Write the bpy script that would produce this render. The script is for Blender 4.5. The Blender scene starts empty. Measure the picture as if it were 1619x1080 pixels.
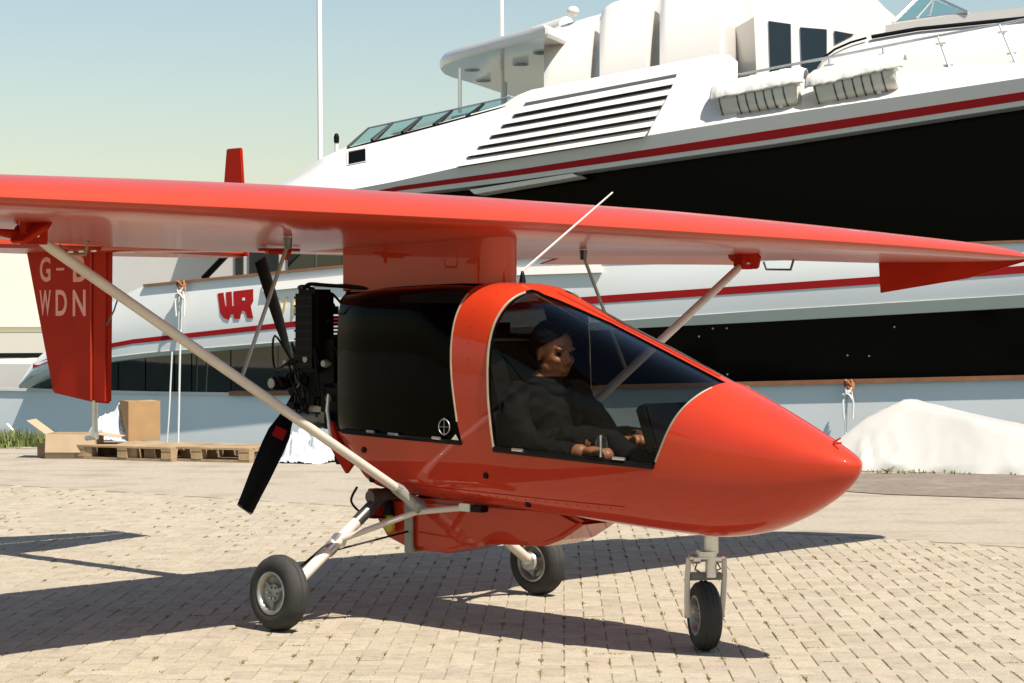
import bpy, bmesh, math, random
from mathutils import Vector, Matrix, noise
random.seed(7)
SC = bpy.context.scene
COL = SC.collection
R = math.radians
# ------------------------------------------------------------------ camera
F, HZ, CH = 3258.85, 519.9, 1.34          # focal length (px of a 1619 px frame), horizon row, eye height
cd = bpy.data.cameras.new('camera'); cam = bpy.data.objects.new('camera', cd); COL.objects.link(cam)
cam.location = (0, 0, CH); cam.rotation_euler = (R(90), 0, 0)
cd.sensor_width = 36.0; cd.lens = 36.0 * F / 1619.0
cd.shift_y = -(540.0 - HZ) / 1619.0
cd.clip_start = 0.1; cd.clip_end = 6000
SC.camera = cam
# ------------------------------------------------------------------ light
PSI = 0.7548
SUN_EL = R(58.5)
sun_az = Vector((math.cos(PSI + 0.09), -math.sin(PSI + 0.09)))
SUN = Vector((sun_az.x * math.cos(SUN_EL), sun_az.y * math.cos(SUN_EL), math.sin(SUN_EL)))
W = bpy.data.worlds.new('World'); SC.world = W; W.use_nodes = True
wn = W.node_tree.nodes; wl = W.node_tree.links
bgn = wn.get('Background') or wn.new('ShaderNodeBackground')
sky = wn.new('ShaderNodeTexSky'); sky.sky_type = 'NISHITA'; sky.sun_disc = False
sky.sun_elevation = SUN_EL; sky.sun_rotation = math.atan2(SUN.x, SUN.y)
sky.air_density = 1.4; sky.dust_density = 0.7; sky.ozone_density = 0.5; sky.altitude = 0
wl.new(sky.outputs['Color'], bgn.inputs['Color']); bgn.inputs['Strength'].default_value = 0.069
ld = bpy.data.lights.new('sun', 'SUN'); sun = bpy.data.objects.new('sun', ld); COL.objects.link(sun)
ld.energy = 5.0; ld.angle = R(0.53); ld.color = (1.0, 0.94, 0.84)
sun.rotation_euler = (-SUN).to_track_quat('-Z', 'Y').to_euler(); sun.location = SUN * 60
SC.view_settings.view_transform = 'Standard'; SC.view_settings.look = 'None'
SC.view_settings.gamma = 1.0; SC.view_settings.exposure = 0.8; SC.view_settings.use_curve_mapping = False

# ------------------------------------------------------------------ materials
def mat(name, col, rough=0.5, metal=0.0, spec=0.5, coat=0.0, var=0.0, scale=8.0, bump=0.0, bscale=60.0, col2=None, crough=0.05, detail=5):
    m = bpy.data.materials.new(name); m.use_nodes = True
    nt = m.node_tree; n = nt.nodes; l = nt.links; p = n['Principled BSDF']
    p.inputs['Roughness'].default_value = rough; p.inputs['Metallic'].default_value = metal
    p.inputs['Specular IOR Level'].default_value = spec
    p.inputs['Coat Weight'].default_value = coat; p.inputs['Coat Roughness'].default_value = crough
    p.inputs['Base Color'].default_value = (*col, 1)
    tc = n.new('ShaderNodeTexCoord')
    if var > 0 or col2:
        nz = n.new('ShaderNodeTexNoise'); nz.inputs['Scale'].default_value = scale; nz.inputs['Detail'].default_value = detail
        l.new(tc.outputs['Object'], nz.inputs['Vector'])
        rp = n.new('ShaderNodeValToRGB'); rp.color_ramp.elements[0].position = 0.3; rp.color_ramp.elements[1].position = 0.7
        c2 = col2 or tuple(c * (1 + var) for c in col); c1 = col if col2 else tuple(c * (1 - var) for c in col)
        rp.color_ramp.elements[0].color = (*c1, 1); rp.color_ramp.elements[1].color = (*c2, 1)
        l.new(nz.outputs['Fac'], rp.inputs['Fac']); l.new(rp.outputs['Color'], p.inputs['Base Color'])
    if bump > 0:
        nb = n.new('ShaderNodeTexNoise'); nb.inputs['Scale'].default_value = bscale; nb.inputs['Detail'].default_value = 4
        l.new(tc.outputs['Object'], nb.inputs['Vector'])
        b = n.new('ShaderNodeBump'); b.inputs['Strength'].default_value = bump; b.inputs['Distance'].default_value = 0.01
        l.new(nb.outputs['Fac'], b.inputs['Height']); l.new(b.outputs['Normal'], p.inputs['Normal'])
    return m

def add_ribs(m, pitch, strength):
    nt = m.node_tree; n = nt.nodes; l = nt.links; p = n['Principled BSDF']
    tc = n.new('ShaderNodeTexCoord'); sp = n.new('ShaderNodeSeparateXYZ'); l.new(tc.outputs['Object'], sp.inputs[0])
    mu = n.new('ShaderNodeMath'); mu.operation = 'MULTIPLY'; mu.inputs[1].default_value = math.pi / pitch; l.new(sp.outputs['Y'], mu.inputs[0])
    si = n.new('ShaderNodeMath'); si.operation = 'SINE'; l.new(mu.outputs[0], si.inputs[0])
    ab = n.new('ShaderNodeMath'); ab.operation = 'ABSOLUTE'; l.new(si.outputs[0], ab.inputs[0])
    b = n.new('ShaderNodeBump'); b.inputs['Strength'].default_value = strength; b.inputs['Distance'].default_value = 0.004; b.invert = True
    l.new(ab.outputs[0], b.inputs['Height'])
    for k in list(p.inputs['Normal'].links): l.new(k.from_socket, b.inputs['Normal'])
    l.new(b.outputs['Normal'], p.inputs['Normal'])
def glass_mat(name, tint, ior=1.45, rough=0.02):
    m = bpy.data.materials.new(name); m.use_nodes = True
    nt = m.node_tree; n = nt.nodes; l = nt.links
    n.remove(n['Principled BSDF']); o = n['Material Output']
    t = n.new('ShaderNodeBsdfTransparent'); t.inputs['Color'].default_value = (*tint, 1)
    g = n.new('ShaderNodeBsdfGlossy'); g.inputs['Roughness'].default_value = rough; g.inputs['Color'].default_value = (1, 1, 1, 1)
    lw = n.new('ShaderNodeLayerWeight'); f0 = ((ior - 1) / (ior + 1)) ** 2        # Schlick, the same from both faces of the pane
    pw = n.new('ShaderNodeMath'); pw.operation = 'POWER'; pw.inputs[1].default_value = 5.0; l.new(lw.outputs['Facing'], pw.inputs[0])
    fr = n.new('ShaderNodeMath'); fr.operation = 'MULTIPLY_ADD'; fr.inputs[1].default_value = 1 - f0; fr.inputs[2].default_value = f0; l.new(pw.outputs[0], fr.inputs[0])
    mx = n.new('ShaderNodeMixShader')
    lw.inputs['Blend'].default_value = 0.5; l.new(fr.outputs[0], mx.inputs['Fac']); l.new(t.outputs['BSDF'], mx.inputs[1]); l.new(g.outputs['BSDF'], mx.inputs[2])
    l.new(mx.outputs['Shader'], o.inputs['Surface'])
    return m

M = {}
M['red'] = mat('aircraft_red', (0.4312, 0.0317, 0.0097), 0.5, spec=0.05, coat=0.8, crough=0.02, var=0.07, scale=2.5, bump=0.012, bscale=9)
M['red_wing'] = mat('wing_red', (0.3960, 0.0370, 0.0132), 0.4, spec=0.3, coat=0.35, crough=0.13, var=0.05, scale=2.0, bump=0.02, bscale=5)
add_ribs(M['red_wing'], 0.31, 0.35)
M['red_matt'] = mat('tail_red', (0.3696, 0.0158, 0.0044), 0.6, spec=0.12, coat=0.0, var=0.10, scale=3)
M['letter'] = mat('faded_pink_letter', (0.75, 0.34, 0.30), 0.6, var=0.08, scale=20)
M['cream_strut'] = mat('strut_cream_paint', (0.5456, 0.4840, 0.4136), 0.35, coat=0.3, var=0.08, scale=9)
M['white_trim'] = mat('window_trim', (0.26, 0.21, 0.14), 0.45, var=0.15, scale=20)
M['black'] = mat('black_plastic', (0.003, 0.003, 0.003), 0.45, spec=0.15, var=0.2, scale=10)
M['black_int'] = mat('cabin_black', (0.004, 0.004, 0.004), 0.9, spec=0.03)
M['rubber'] = mat('tyre_rubber', (0.022, 0.021, 0.019), 0.75, var=0.35, scale=14, bump=0.15, bscale=120)
M['alu'] = mat('aluminium', (0.62, 0.62, 0.60), 0.32, metal=0.9, var=0.08, scale=30)
M['rim'] = mat('dull_rim', (0.34, 0.34, 0.31), 0.42, metal=0.8, var=0.25, scale=30)
M['steel_dark'] = mat('dark_steel', (0.12, 0.12, 0.12), 0.4, metal=0.8, var=0.2, scale=25)
M['grey_steel'] = mat('grey_steel', (0.30, 0.30, 0.27), 0.45, metal=0.4, var=0.1, scale=15)
M['engine'] = mat('engine_black', (0.003, 0.003, 0.003), 0.6, spec=0.15, var=0.3, scale=30)
M['maroon'] = mat('rubber_duct_maroon', (0.045, 0.010, 0.009), 0.6)
M['yellow'] = mat('fuel_yellow', (0.5, 0.42, 0.05), 0.4)
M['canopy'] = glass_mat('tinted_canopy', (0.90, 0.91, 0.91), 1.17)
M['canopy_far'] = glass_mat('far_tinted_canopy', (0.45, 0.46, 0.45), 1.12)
M['rear_glass'] = glass_mat('dark_rear_glass', (0.26, 0.26, 0.25), 1.12)
M['skin'] = mat('skin_brown', (0.22, 0.078, 0.030), 0.5, var=0.06, scale=40, spec=0.4)
M['hair'] = mat('black_hair', (0.004, 0.0035, 0.003), 0.9, spec=0.03, bump=0.4, bscale=160)
M['jacket'] = mat('black_jacket', (0.006, 0.006, 0.006), 0.9, spec=0.03, var=0.3, scale=12, bump=0.15, bscale=30)
M['yacht'] = mat('yacht_white', (0.60, 0.57, 0.53), 0.28, coat=0.35, crough=0.08, var=0.02, scale=0.6, bump=0.01, bscale=1.2)
M['yacht_hull'] = mat('yacht_hull_gloss', (0.7040, 0.7040, 0.6864), 0.2, coat=0.6, crough=0.03, var=0.03, scale=0.5, bump=0.035, bscale=1.1)
M['yacht_beige'] = mat('yacht_ledge', (0.66, 0.61, 0.52), 0.4, var=0.03, scale=1)
M['yacht_red'] = mat('yacht_stripe_red', (0.3168, 0.0070, 0.0088), 0.45, spec=0.2)
M['yacht_black'] = mat('yacht_black_glass', (0.002, 0.0025, 0.002), 0.08, spec=0.05, bump=0.01, bscale=1.5)
M['yacht_green'] = mat('yacht_dark_glass', (0.010, 0.016, 0.014), 0.03, spec=1.0, bump=0.012, bscale=1.3)
M['teak'] = mat('teak_rail', (0.22, 0.085, 0.035), 0.4, coat=0.4, var=0.2, scale=6)
M['gold'] = mat('gold_letter', (0.55, 0.45, 0.22), 0.4, metal=0.4)
M['louvre_back'] = mat('louvre_grey', (0.05, 0.05, 0.05), 0.6)
M['teal_glass'] = glass_mat('teal_screen_glass', (0.70, 0.84, 0.84), 1.35)
M['clear_glass'] = glass_mat('rail_glass', (0.92, 0.95, 0.95), 1.3)
M['raft'] = mat('raft_canister', (0.5808, 0.5368, 0.4576), 0.5, var=0.05, scale=4)
M['cloth'] = mat('white_cover', (0.60, 0.57, 0.53), 0.8, var=0.04, scale=4, bump=0.2, bscale=14)
M['tarp'] = mat('white_tarpaulin', (0.400, 0.382, 0.352), 0.5, var=0.03, scale=1.5, bump=0.12, bscale=5)
M['rope'] = mat('white_rope', (0.66, 0.64, 0.60), 0.8, var=0.12, scale=60, bump=0.4, bscale=90)
M['rope_orange'] = mat('orange_rope', (0.28, 0.10, 0.03), 0.8, var=0.2, scale=60)
M['card'] = mat('cardboard', (0.3168, 0.1936, 0.0880), 0.85, var=0.08, scale=6)
M['card_pale'] = mat('pale_cardboard', (0.3872, 0.2816, 0.1760), 0.85, var=0.08, scale=6)
M['wood'] = mat('pallet_wood', (0.2992, 0.2068, 0.1144), 0.85, var=0.25, scale=5, bump=0.3, bscale=40)
M['plastic'] = mat('crumpled_plastic', (0.50, 0.53, 0.54), 0.3, spec=0.6, var=0.08, scale=9, bump=0.3, bscale=30)
M['grass'] = mat('grass_green', (0.1496, 0.1760, 0.0440), 0.7, var=0.35, scale=4)
M['moss'] = mat('joint_moss', (0.2112, 0.1804, 0.0660), 0.9, var=0.25, scale=6)
M['bwall'] = mat('building_cream', (0.6336, 0.5808, 0.4752), 0.8, var=0.04, scale=0.5)
M['bwall_shade'] = mat('building_fascia_shade', (0.4576, 0.4224, 0.3608), 0.8, var=0.04, scale=0.5)  # greyer cream: shade on the lower wall band painted into the colour
M['bsteel'] = mat('building_ribbed', (0.2992, 0.2728, 0.2376), 0.7, var=0.06, scale=0.8)
M['stone'] = mat('kerb_stone', (0.3696, 0.3344, 0.2728), 0.85, var=0.15, scale=5, bump=0.3, bscale=30)
M['mast'] = mat('mast_white', (0.80, 0.77, 0.74), 0.4)
M['water'] = mat('harbour_water', (0.02, 0.06, 0.07), 0.06, bump=0.3, bscale=0.8)

def ground_mat(name, c1, c2, c3, s1, s2, bump, streak=None, obj_rand=False):
    m = bpy.data.materials.new(name); m.use_nodes = True
    nt = m.node_tree; n = nt.nodes; l = nt.links; p = n['Principled BSDF']
    p.inputs['Roughness'].default_value = 0.9; p.inputs['Specular IOR Level'].default_value = 0.25
    geo = n.new('ShaderNodeNewGeometry')
    a = n.new('ShaderNodeTexNoise'); a.inputs['Scale'].default_value = s1; a.inputs['Detail'].default_value = 6
    b = n.new('ShaderNodeTexNoise'); b.inputs['Scale'].default_value = s2; b.inputs['Detail'].default_value = 3
    l.new(geo.outputs['Position'], a.inputs['Vector']); l.new(geo.outputs['Position'], b.inputs['Vector'])
    r = n.new('ShaderNodeValToRGB'); r.color_ramp.elements[0].position = 0.32; r.color_ramp.elements[1].position = 0.68
    r.color_ramp.elements[0].color = (*c1, 1); r.color_ramp.elements[1].color = (*c2, 1)
    l.new(a.outputs['Fac'], r.inputs['Fac'])
    mx = n.new('ShaderNodeMixRGB'); mx.blend_type = 'MIX'; mx.inputs[2].default_value = (*c3, 1)
    r2 = n.new('ShaderNodeValToRGB'); r2.color_ramp.elements[0].position = 0.50; r2.color_ramp.elements[1].position = 0.75
    l.new(b.outputs['Fac'], r2.inputs['Fac']); l.new(r2.outputs['Color'], mx.inputs['Fac']); l.new(r.outputs['Color'], mx.inputs[1])
    out = mx.outputs['Color']
    if obj_rand:
        oi = n.new('ShaderNodeObjectInfo'); at = n.new('ShaderNodeAttribute'); at.attribute_name = 'tone'
        ad = n.new('ShaderNodeMath'); ad.operation = 'ADD'
        l.new(oi.outputs['Random'], ad.inputs[0]); l.new(at.outputs['Fac'], ad.inputs[1])
        fr = n.new('ShaderNodeMath'); fr.operation = 'FRACT'; l.new(ad.outputs[0], fr.inputs[0])
        hs = n.new('ShaderNodeHueSaturation')
        mr = n.new('ShaderNodeMapRange'); mr.inputs['To Min'].default_value = 0.90; mr.inputs['To Max'].default_value = 1.08
        l.new(fr.outputs[0], mr.inputs['Value']); l.new(mr.outputs['Result'], hs.inputs['Value'])
        m2 = n.new('ShaderNodeMapRange'); m2.inputs['To Min'].default_value = 0.488; m2.inputs['To Max'].default_value = 0.507
        f3 = n.new('ShaderNodeMath'); f3.operation = 'MULTIPLY'; f3.inputs[1].default_value = 7.31
        f4 = n.new('ShaderNodeMath'); f4.operation = 'FRACT'; l.new(fr.outputs[0], f3.inputs[0]); l.new(f3.outputs[0], f4.inputs[0])
        l.new(f4.outputs[0], m2.inputs['Value']); l.new(m2.outputs['Result'], hs.inputs['Hue'])
        l.new(out, hs.inputs['Color']); out = hs.outputs['Color']
    if streak:
        mp = n.new('ShaderNodeMapping'); mp.inputs['Rotation'].default_value = (0, 0, R(24)); mp.inputs['Scale'].default_value = (0.12, 2.2, 1)
        l.new(geo.outputs['Position'], mp.inputs['Vector'])
        s = n.new('ShaderNodeTexNoise'); s.inputs['Scale'].default_value = 1.3; s.inputs['Detail'].default_value = 4; l.new(mp.outputs['Vector'], s.inputs['Vector'])
        r3 = n.new('ShaderNodeValToRGB'); r3.color_ramp.elements[0].position = 0.56; r3.color_ramp.elements[1].position = 0.74
        r3.color_ramp.elements[1].color = (0.75, 0.75, 0.75, 1)
        l.new(s.outputs['Fac'], r3.inputs['Fac'])
        m3 = n.new('ShaderNodeMixRGB'); m3.inputs[2].default_value = (*streak, 1); l.new(r3.outputs['Color'], m3.inputs['Fac']); l.new(out, m3.inputs[1]); out = m3.outputs['Color']
    l.new(out, p.inputs['Base Color'])
    bp = n.new('ShaderNodeBump'); bp.inputs['Strength'].default_value = bump; bp.inputs['Distance'].default_value = 0.006
    c = n.new('ShaderNodeTexNoise'); c.inputs['Scale'].default_value = 110; c.inputs['Detail'].default_value = 3; l.new(geo.outputs['Position'], c.inputs['Vector'])
    l.new(c.outputs['Fac'], bp.inputs['Height']); l.new(bp.outputs['Normal'], p.inputs['Normal'])
    return m
M['paver'] = ground_mat('paver_clay', (0.3055, 0.2632, 0.1955), (0.3741, 0.3224, 0.2425), (0.2632, 0.2256, 0.1692), 55, 14, 1.0, obj_rand=True)
M['bed'] = ground_mat('sand_bed', (0.2904, 0.2508, 0.1672), (0.2464, 0.2112, 0.1320), (0.2200, 0.2200, 0.1056), 14, 3, 0.8)
M['asphalt'] = ground_mat('pale_asphalt', (0.2736, 0.2352, 0.1824), (0.3504, 0.3024, 0.2381), (0.2352, 0.1997, 0.1536), 24, 2.2, 0.8, streak=(0.1920, 0.1584, 0.1248))
M['asphalt_dark'] = ground_mat('dark_asphalt', (0.1421, 0.1129, 0.0878), (0.1923, 0.1547, 0.1212), (0.2424, 0.1965, 0.1505), 12, 2.0, 0.5)

# ------------------------------------------------------------------ helpers
def obj(name, verts, faces, m=None, parent=None, smooth=False, mats=None, midx=None):
    me = bpy.data.meshes.new(name); me.from_pydata([tuple(v) for v in verts], [], faces); me.update()
    return objm(name, me, m, parent, smooth, mats, midx)
def objm(name, me, m=None, parent=None, smooth=False, mats=None, midx=None):
    me.name = name
    if mats:
        me.materials.clear()
        for k in mats: me.materials.append(M[k])
    elif m:
        me.materials.clear(); me.materials.append(M[m])
    if midx is not None: me.polygons.foreach_set('material_index', midx)
    if smooth: me.polygons.foreach_set('use_smooth', [True] * len(me.polygons))
    o = bpy.data.objects.new(name, me); COL.objects.link(o)
    if parent: o.parent = parent
    return o
def empty(name, loc=(0, 0, 0), rz=0.0):
    o = bpy.data.objects.new(name, None); COL.objects.link(o); o.location = loc; o.rotation_euler = (0, 0, rz); o.empty_display_size = 0.2
    return o
def tag(o, label=None, cat=None, group=None, kind=None):
    if label: o['label'] = label
    if cat: o['category'] = cat
    if group: o['group'] = group
    if kind: o['kind'] = kind
    return o
class MB:
    def __init__(s): s.v = []; s.f = []; s.mi = []
    def add(s, v, f, mi=0):
        k = len(s.v); s.v += [tuple(x) for x in v]; s.f += [tuple(i + k for i in q) for q in f]; s.mi += [mi] * len(f)
    def box(s, c, d, mi=0, rot=None):
        hx, hy, hz = d[0] / 2, d[1] / 2, d[2] / 2
        vs = [Vector((x, y, z)) for x in (-hx, hx) for y in (-hy, hy) for z in (-hz, hz)]
        if rot is not None: vs = [rot @ v for v in vs]
        s.add([v + Vector(c) for v in vs], [(0, 1, 3, 2), (4, 6, 7, 5), (0, 4, 5, 1), (2, 3, 7, 6), (0, 2, 6, 4), (1, 5, 7, 3)], mi)
    def tube(s, pts, rad, n=10, mi=0, cap=True, flat=1.0):
        pts = [Vector(p) for p in pts]
        if not isinstance(rad, (list, tuple)): rad = [rad] * len(pts)
        k = len(s.v); up = None
        for i, p in enumerate(pts):
            t = (pts[min(i + 1, len(pts) - 1)] - pts[max(i - 1, 0)]).normalized()
            if up is None:
                a = Vector((0, 0, 1)) if abs(t.z) < 0.9 else Vector((1, 0, 0)); up = (a - t * a.dot(t)).normalized()
            else:
                up = (up - t * up.dot(t)).normalized()
            b = t.cross(up)
            for j in range(n):
                an = 2 * math.pi * j / n
                s.v.append(tuple(p + up * math.sin(an) * rad[i] * flat + b * math.cos(an) * rad[i]))
        fs = []
        for i in range(len(pts) - 1):
            for j in range(n):
                a0 = k + i * n + j; a1 = k + i * n + (j + 1) % n
                fs.append((a0, a1, a1 + n, a0 + n))
        if cap:
            fs.append(tuple(k + j for j in reversed(range(n)))); fs.append(tuple(k + (len(pts) - 1) * n + j for j in range(n)))
        s.f += fs; s.mi += [mi] * len(fs)
    def lathe(s, prof, c, axis='y', n=36, mi=0, closed=False):
        k = len(s.v); c = Vector(c)
        for (r, h) in prof:
            for j in range(n):
                a = 2 * math.pi * j / n
                q = (r * math.cos(a), h, r * math.sin(a)) if axis == 'y' else ((h, r * math.cos(a), r * math.sin(a)) if axis == 'x' else (r * math.cos(a), r * math.sin(a), h))
                s.v.append(tuple(c + Vector(q)))
        m = len(prof); fs = []
        for i in range(m if closed else m - 1):
            for j in range(n):
                i2 = (i + 1) % m
                fs.append((k + i * n + j, k + i * n + (j + 1) % n, k + i2 * n + (j + 1) % n, k + i2 * n + j))
        s.f += fs; s.mi += [mi] * len(fs)
    def ell(s, c, r, nu=16, nv=10, mi=0, rot=None):
        k = len(s.v); c = Vector(c); vs = []
        for i in range(nv + 1):
            th = math.pi * i / nv
            for j in range(nu):
                ph = 2 * math.pi * j / nu
                q = Vector((r[0] * math.sin(th) * math.cos(ph), r[1] * math.sin(th) * math.sin(ph), r[2] * math.cos(th)))
                if rot is not None: q = rot @ q
                vs.append(tuple(c + q))
        s.v += vs
        fs = []
        for i in range(nv):
            for j in range(nu):
                fs.append((k + i * nu + j, k + (i + 1) * nu + j, k + (i + 1) * nu + (j + 1) % nu, k + i * nu + (j + 1) % nu))
        s.f += fs; s.mi += [mi] * len(fs)
    def prism(s, poly, y0, y1, mi=0, plane='xz'):
        n = len(poly)
        mk = {'xz': lambda p, t: (p[0], t, p[1]), 'xy': lambda p, t: (p[0], p[1], t), 'yz': lambda p, t: (t, p[0], p[1])}[plane]
        v = [mk(p, y0) for p in poly] + [mk(p, y1) for p in poly]
        f = [tuple(range(n)), tuple(reversed(range(n, 2 * n)))] + [(i, i + n, (i + 1) % n + n, (i + 1) % n) for i in range(n)]
        s.add(v, f, mi)
    def build(s, name, m=None, parent=None, smooth=False, mats=None, bevel=0, recalc=True):
        o = obj(name, s.v, s.f, m, parent, smooth, mats, s.mi if mats else None)
        bm = bmesh.new(); bm.from_mesh(o.data)
        if recalc: bmesh.ops.recalc_face_normals(bm, faces=bm.faces)
        if bevel:
            ed = [e for e in bm.edges if len(e.link_faces) == 2 and e.calc_face_angle(0) > 0.6]
            bmesh.ops.bevel(bm, geom=ed, offset=bevel, segments=2, affect='EDGES', clamp_overlap=True)
        bm.to_mesh(o.data); bm.free()
        if smooth:
            o.data.set_sharp_from_angle(angle=R(38))
        return o
def catmull(pts, n):
    out = []
    for i in range(len(pts) - 1):
        p0, p1, p2, p3 = pts[max(i - 1, 0)], pts[i], pts[i + 1], pts[min(i + 2, len(pts) - 1)]
        for k in range(n):
            t = k / n
            out.append(tuple(0.5 * ((2 * b) + (-a + c) * t + (2 * a - 5 * b + 4 * c - d) * t * t + (-a + 3 * b - 3 * c + d) * t ** 3) for a, b, c, d in zip(p0, p1, p2, p3)))
    out.append(tuple(pts[-1])); return out
def lerp_fn(pts):
    def f(x):
        if x <= pts[0][0]: a, b = pts[0], pts[1]
        elif x >= pts[-1][0]: a, b = pts[-2], pts[-1]
        else:
            for i in range(len(pts) - 1):
                if pts[i][0] <= x <= pts[i + 1][0]: a, b = pts[i], pts[i + 1]; break
        return a[1] + (b[1] - a[1]) * (x - a[0]) / (b[0] - a[0])
    return f
def pchip(pts):
    xs = [p[0] for p in pts]; ys = [p[1] for p in pts]; n = len(xs)
    h = [xs[i + 1] - xs[i] for i in range(n - 1)]; d = [(ys[i + 1] - ys[i]) / h[i] for i in range(n - 1)]
    m = [d[0]] + [0 if d[i - 1] * d[i] <= 0 else 2 * d[i - 1] * d[i] / (d[i - 1] + d[i]) for i in range(1, n - 1)] + [d[-1]]
    def f(x):
        x = min(max(x, xs[0]), xs[-1])
        i = 0
        while i < n - 2 and x > xs[i + 1]: i += 1
        t = (x - xs[i]) / h[i]
        return (2 * t ** 3 - 3 * t * t + 1) * ys[i] + (t ** 3 - 2 * t * t + t) * h[i] * m[i] + (-2 * t ** 3 + 3 * t * t) * ys[i + 1] + (t ** 3 - t * t) * h[i] * m[i + 1]
    return f
def text_mesh(txt, size, extrude, off=0.0):
    c = bpy.data.curves.new('t', 'FONT'); c.body = txt; c.size = size; c.extrude = extrude; c.offset = off; c.resolution_u = 4
    o = bpy.data.objects.new('t', c); COL.objects.link(o); bpy.context.view_layer.update()
    me = bpy.data.meshes.new_from_object(o.evaluated_get(bpy.context.evaluated_depsgraph_get()))
    bpy.data.objects.remove(o); bpy.data.curves.remove(c); return me
def boolean(o, cutter, op):
    md = o.modifiers.new('b', 'BOOLEAN'); md.operation = op; md.object = cutter; md.solver = 'EXACT'
    bpy.context.view_layer.update()
    me = bpy.data.meshes.new_from_object(o.evaluated_get(bpy.context.evaluated_depsgraph_get()))
    o.modifiers.clear(); old = o.data; o.data = me; bpy.data.meshes.remove(old)
def kill(o):
    me = o.data; bpy.data.objects.remove(o); bpy.data.meshes.remove(me)
def gnd(px, py, z=0.0):
    Z = (CH - z) * F / (py - HZ); return Vector((Z * (px - 809.5) / F, Z, z))

# ------------------------------------------------------------------ the ground
q_a, q_b = gnd(100, 708), gnd(1500, 745)               # quay edge line
qd = (q_b - q_a).normalized(); qn = Vector((-qd.y, qd.x, 0))
b_a, b_b = gnd(130, 774), gnd(1619, 865)               # brick / asphalt boundary
bd = (b_b - b_a).normalized(); bn = Vector((-bd.y, bd.x, 0))
def quad(name, p, m, **k): return obj(name, p, [(0, 1, 2, 3)], m, **k)
Lq = 400
v = [q_a - qd * Lq, q_a + qd * Lq]
ground = quad('ground', [(v[0] - qn * 600).to_tuple(), (v[1] - qn * 600).to_tuple(), v[1].to_tuple(), v[0].to_tuple()], 'asphalt')
for w_ in ground.data.vertices: w_.co.z = -0.016
tag(ground, kind='structure')
a0, a1 = b_a - bd * 17, b_a + bd * 40
def z_(p, z): return (p.x, p.y, z)
asph = quad('asphalt_apron', [z_(a0, -.0015), z_(a1, -.0015), z_(q_a + qd * 45 - qn * 0.32, -.003), z_(q_a - qd * 22 - qn * 0.32, -.003)], 'asphalt'); tag(asph, kind='structure')
dk = obj('asphalt_strip', [z_(gnd(1180, 766), .004), z_(gnd(1400, 782), .004), z_(gnd(2300, 812), .004), z_(gnd(2300, 790), .004), z_(gnd(1619, 752), .004), z_(gnd(1330, 747), .004)], [(0, 1, 2, 3, 4, 5)], 'asphalt_dark'); tag(dk, kind='structure')
mb = MB()
for i in range(-60, 61):
    c = q_a + qd * (i * 1.2); L = 1.19
    R3 = Matrix((qd, qn, Vector((0, 0, 1)))).transposed()
    mb.box(c - qn * 0.16 + Vector((0, 0, -0.24)), (L, 0.32, 0.50), rot=R3)
kerb = mb.build('quay_coping', 'stone', bevel=0.012); tag(kerb, kind='structure')
wq = [z_(q_a - qd * Lq + qn * 0.001, -0.02), z_(q_a + qd * Lq, -0.02), z_(q_a + qd * Lq, -4), z_(q_a - qd * Lq, -4)]
tag(quad('quay_wall', wq, 'stone'), kind='structure')
tag(quad('water', [z_(q_a - qd * 3000, -1.05), z_(q_a + qd * 3000, -1.05), z_(q_a + qd * 3000 + qn * 4000, -1.05), z_(q_a - qd * 3000 + qn * 4000, -1.05)], 'water'), kind='structure')
# brick field: bed + herringbone pavers
bed = quad('brick_pavement', [z_(a0 - bn * 140, -0.004), z_(a1 - bn * 140, -0.004), z_(a1, -0.004), z_(a0, -0.004)], 'bed'); tag(bed, kind='structure')
PW = 0.092; PL = PW * 2; gap = 0.004
def paver_mesh(name):
    lx, ly = PL / 2 - gap / 2, PW / 2 - gap / 2; e = 0.003
    vs = [(-lx, -ly, -.03), (lx, -ly, -.03), (lx, ly, -.03), (-lx, ly, -.03), (-lx, -ly, -e), (lx, -ly, -e), (lx, ly, -e), (-lx, ly, -e),
          (-lx + e, -ly + e, 0), (lx - e, -ly + e, 0), (lx - e, ly - e, 0), (-lx + e, ly - e, 0)]
    fs = [(0, 1, 5, 4), (1, 2, 6, 5), (2, 3, 7, 6), (3, 0, 4, 7), (4, 5, 9, 8), (5, 6, 10, 9), (6, 7, 11, 10), (7, 4, 8, 11), (8, 9, 10, 11)]
    return vs, fs
pv, pf = paver_mesh('paver')
pme = bpy.data.meshes.new('paver'); pme.from_pydata(pv, [], pf); pme.materials.append(M['paver'])
pa = R(-1.4); ca, sa = math.cos(pa), math.sin(pa)
cells = []
for i in range(-68, 80):
    for j in range(-10, 110):
        k = (-i + j) % 4
        if k == 0: c = ((i - 0.5 + 0.5) * PW, (j + 0.5) * PW, 0.0)
        elif k == 2: c = ((i + 0.5) * PW, (j + 1.0) * PW, 1.0)
        else: continue
        x = c[0] * ca - c[1] * sa; y = 7.3 + c[0] * sa + c[1] * ca
        P = Vector((x, y, 0)); s = (P - b_a).dot(bn)
        if s > -0.05: continue
        if abs(x) > 0.30 * y + 0.5: continue
        cells.append((x, y, c[2]))
def px_of(x, y): return 809.5 + F * x / y, HZ + F * CH / y
inview = [c for c in cells if 10 < px_of(c[0], c[1])[0] < 1609 and px_of(c[0], c[1])[1] < 1076]
inview.sort(key=lambda c: c[1]); near = set(inview[:300])
mb = MB(); tones = []
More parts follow.
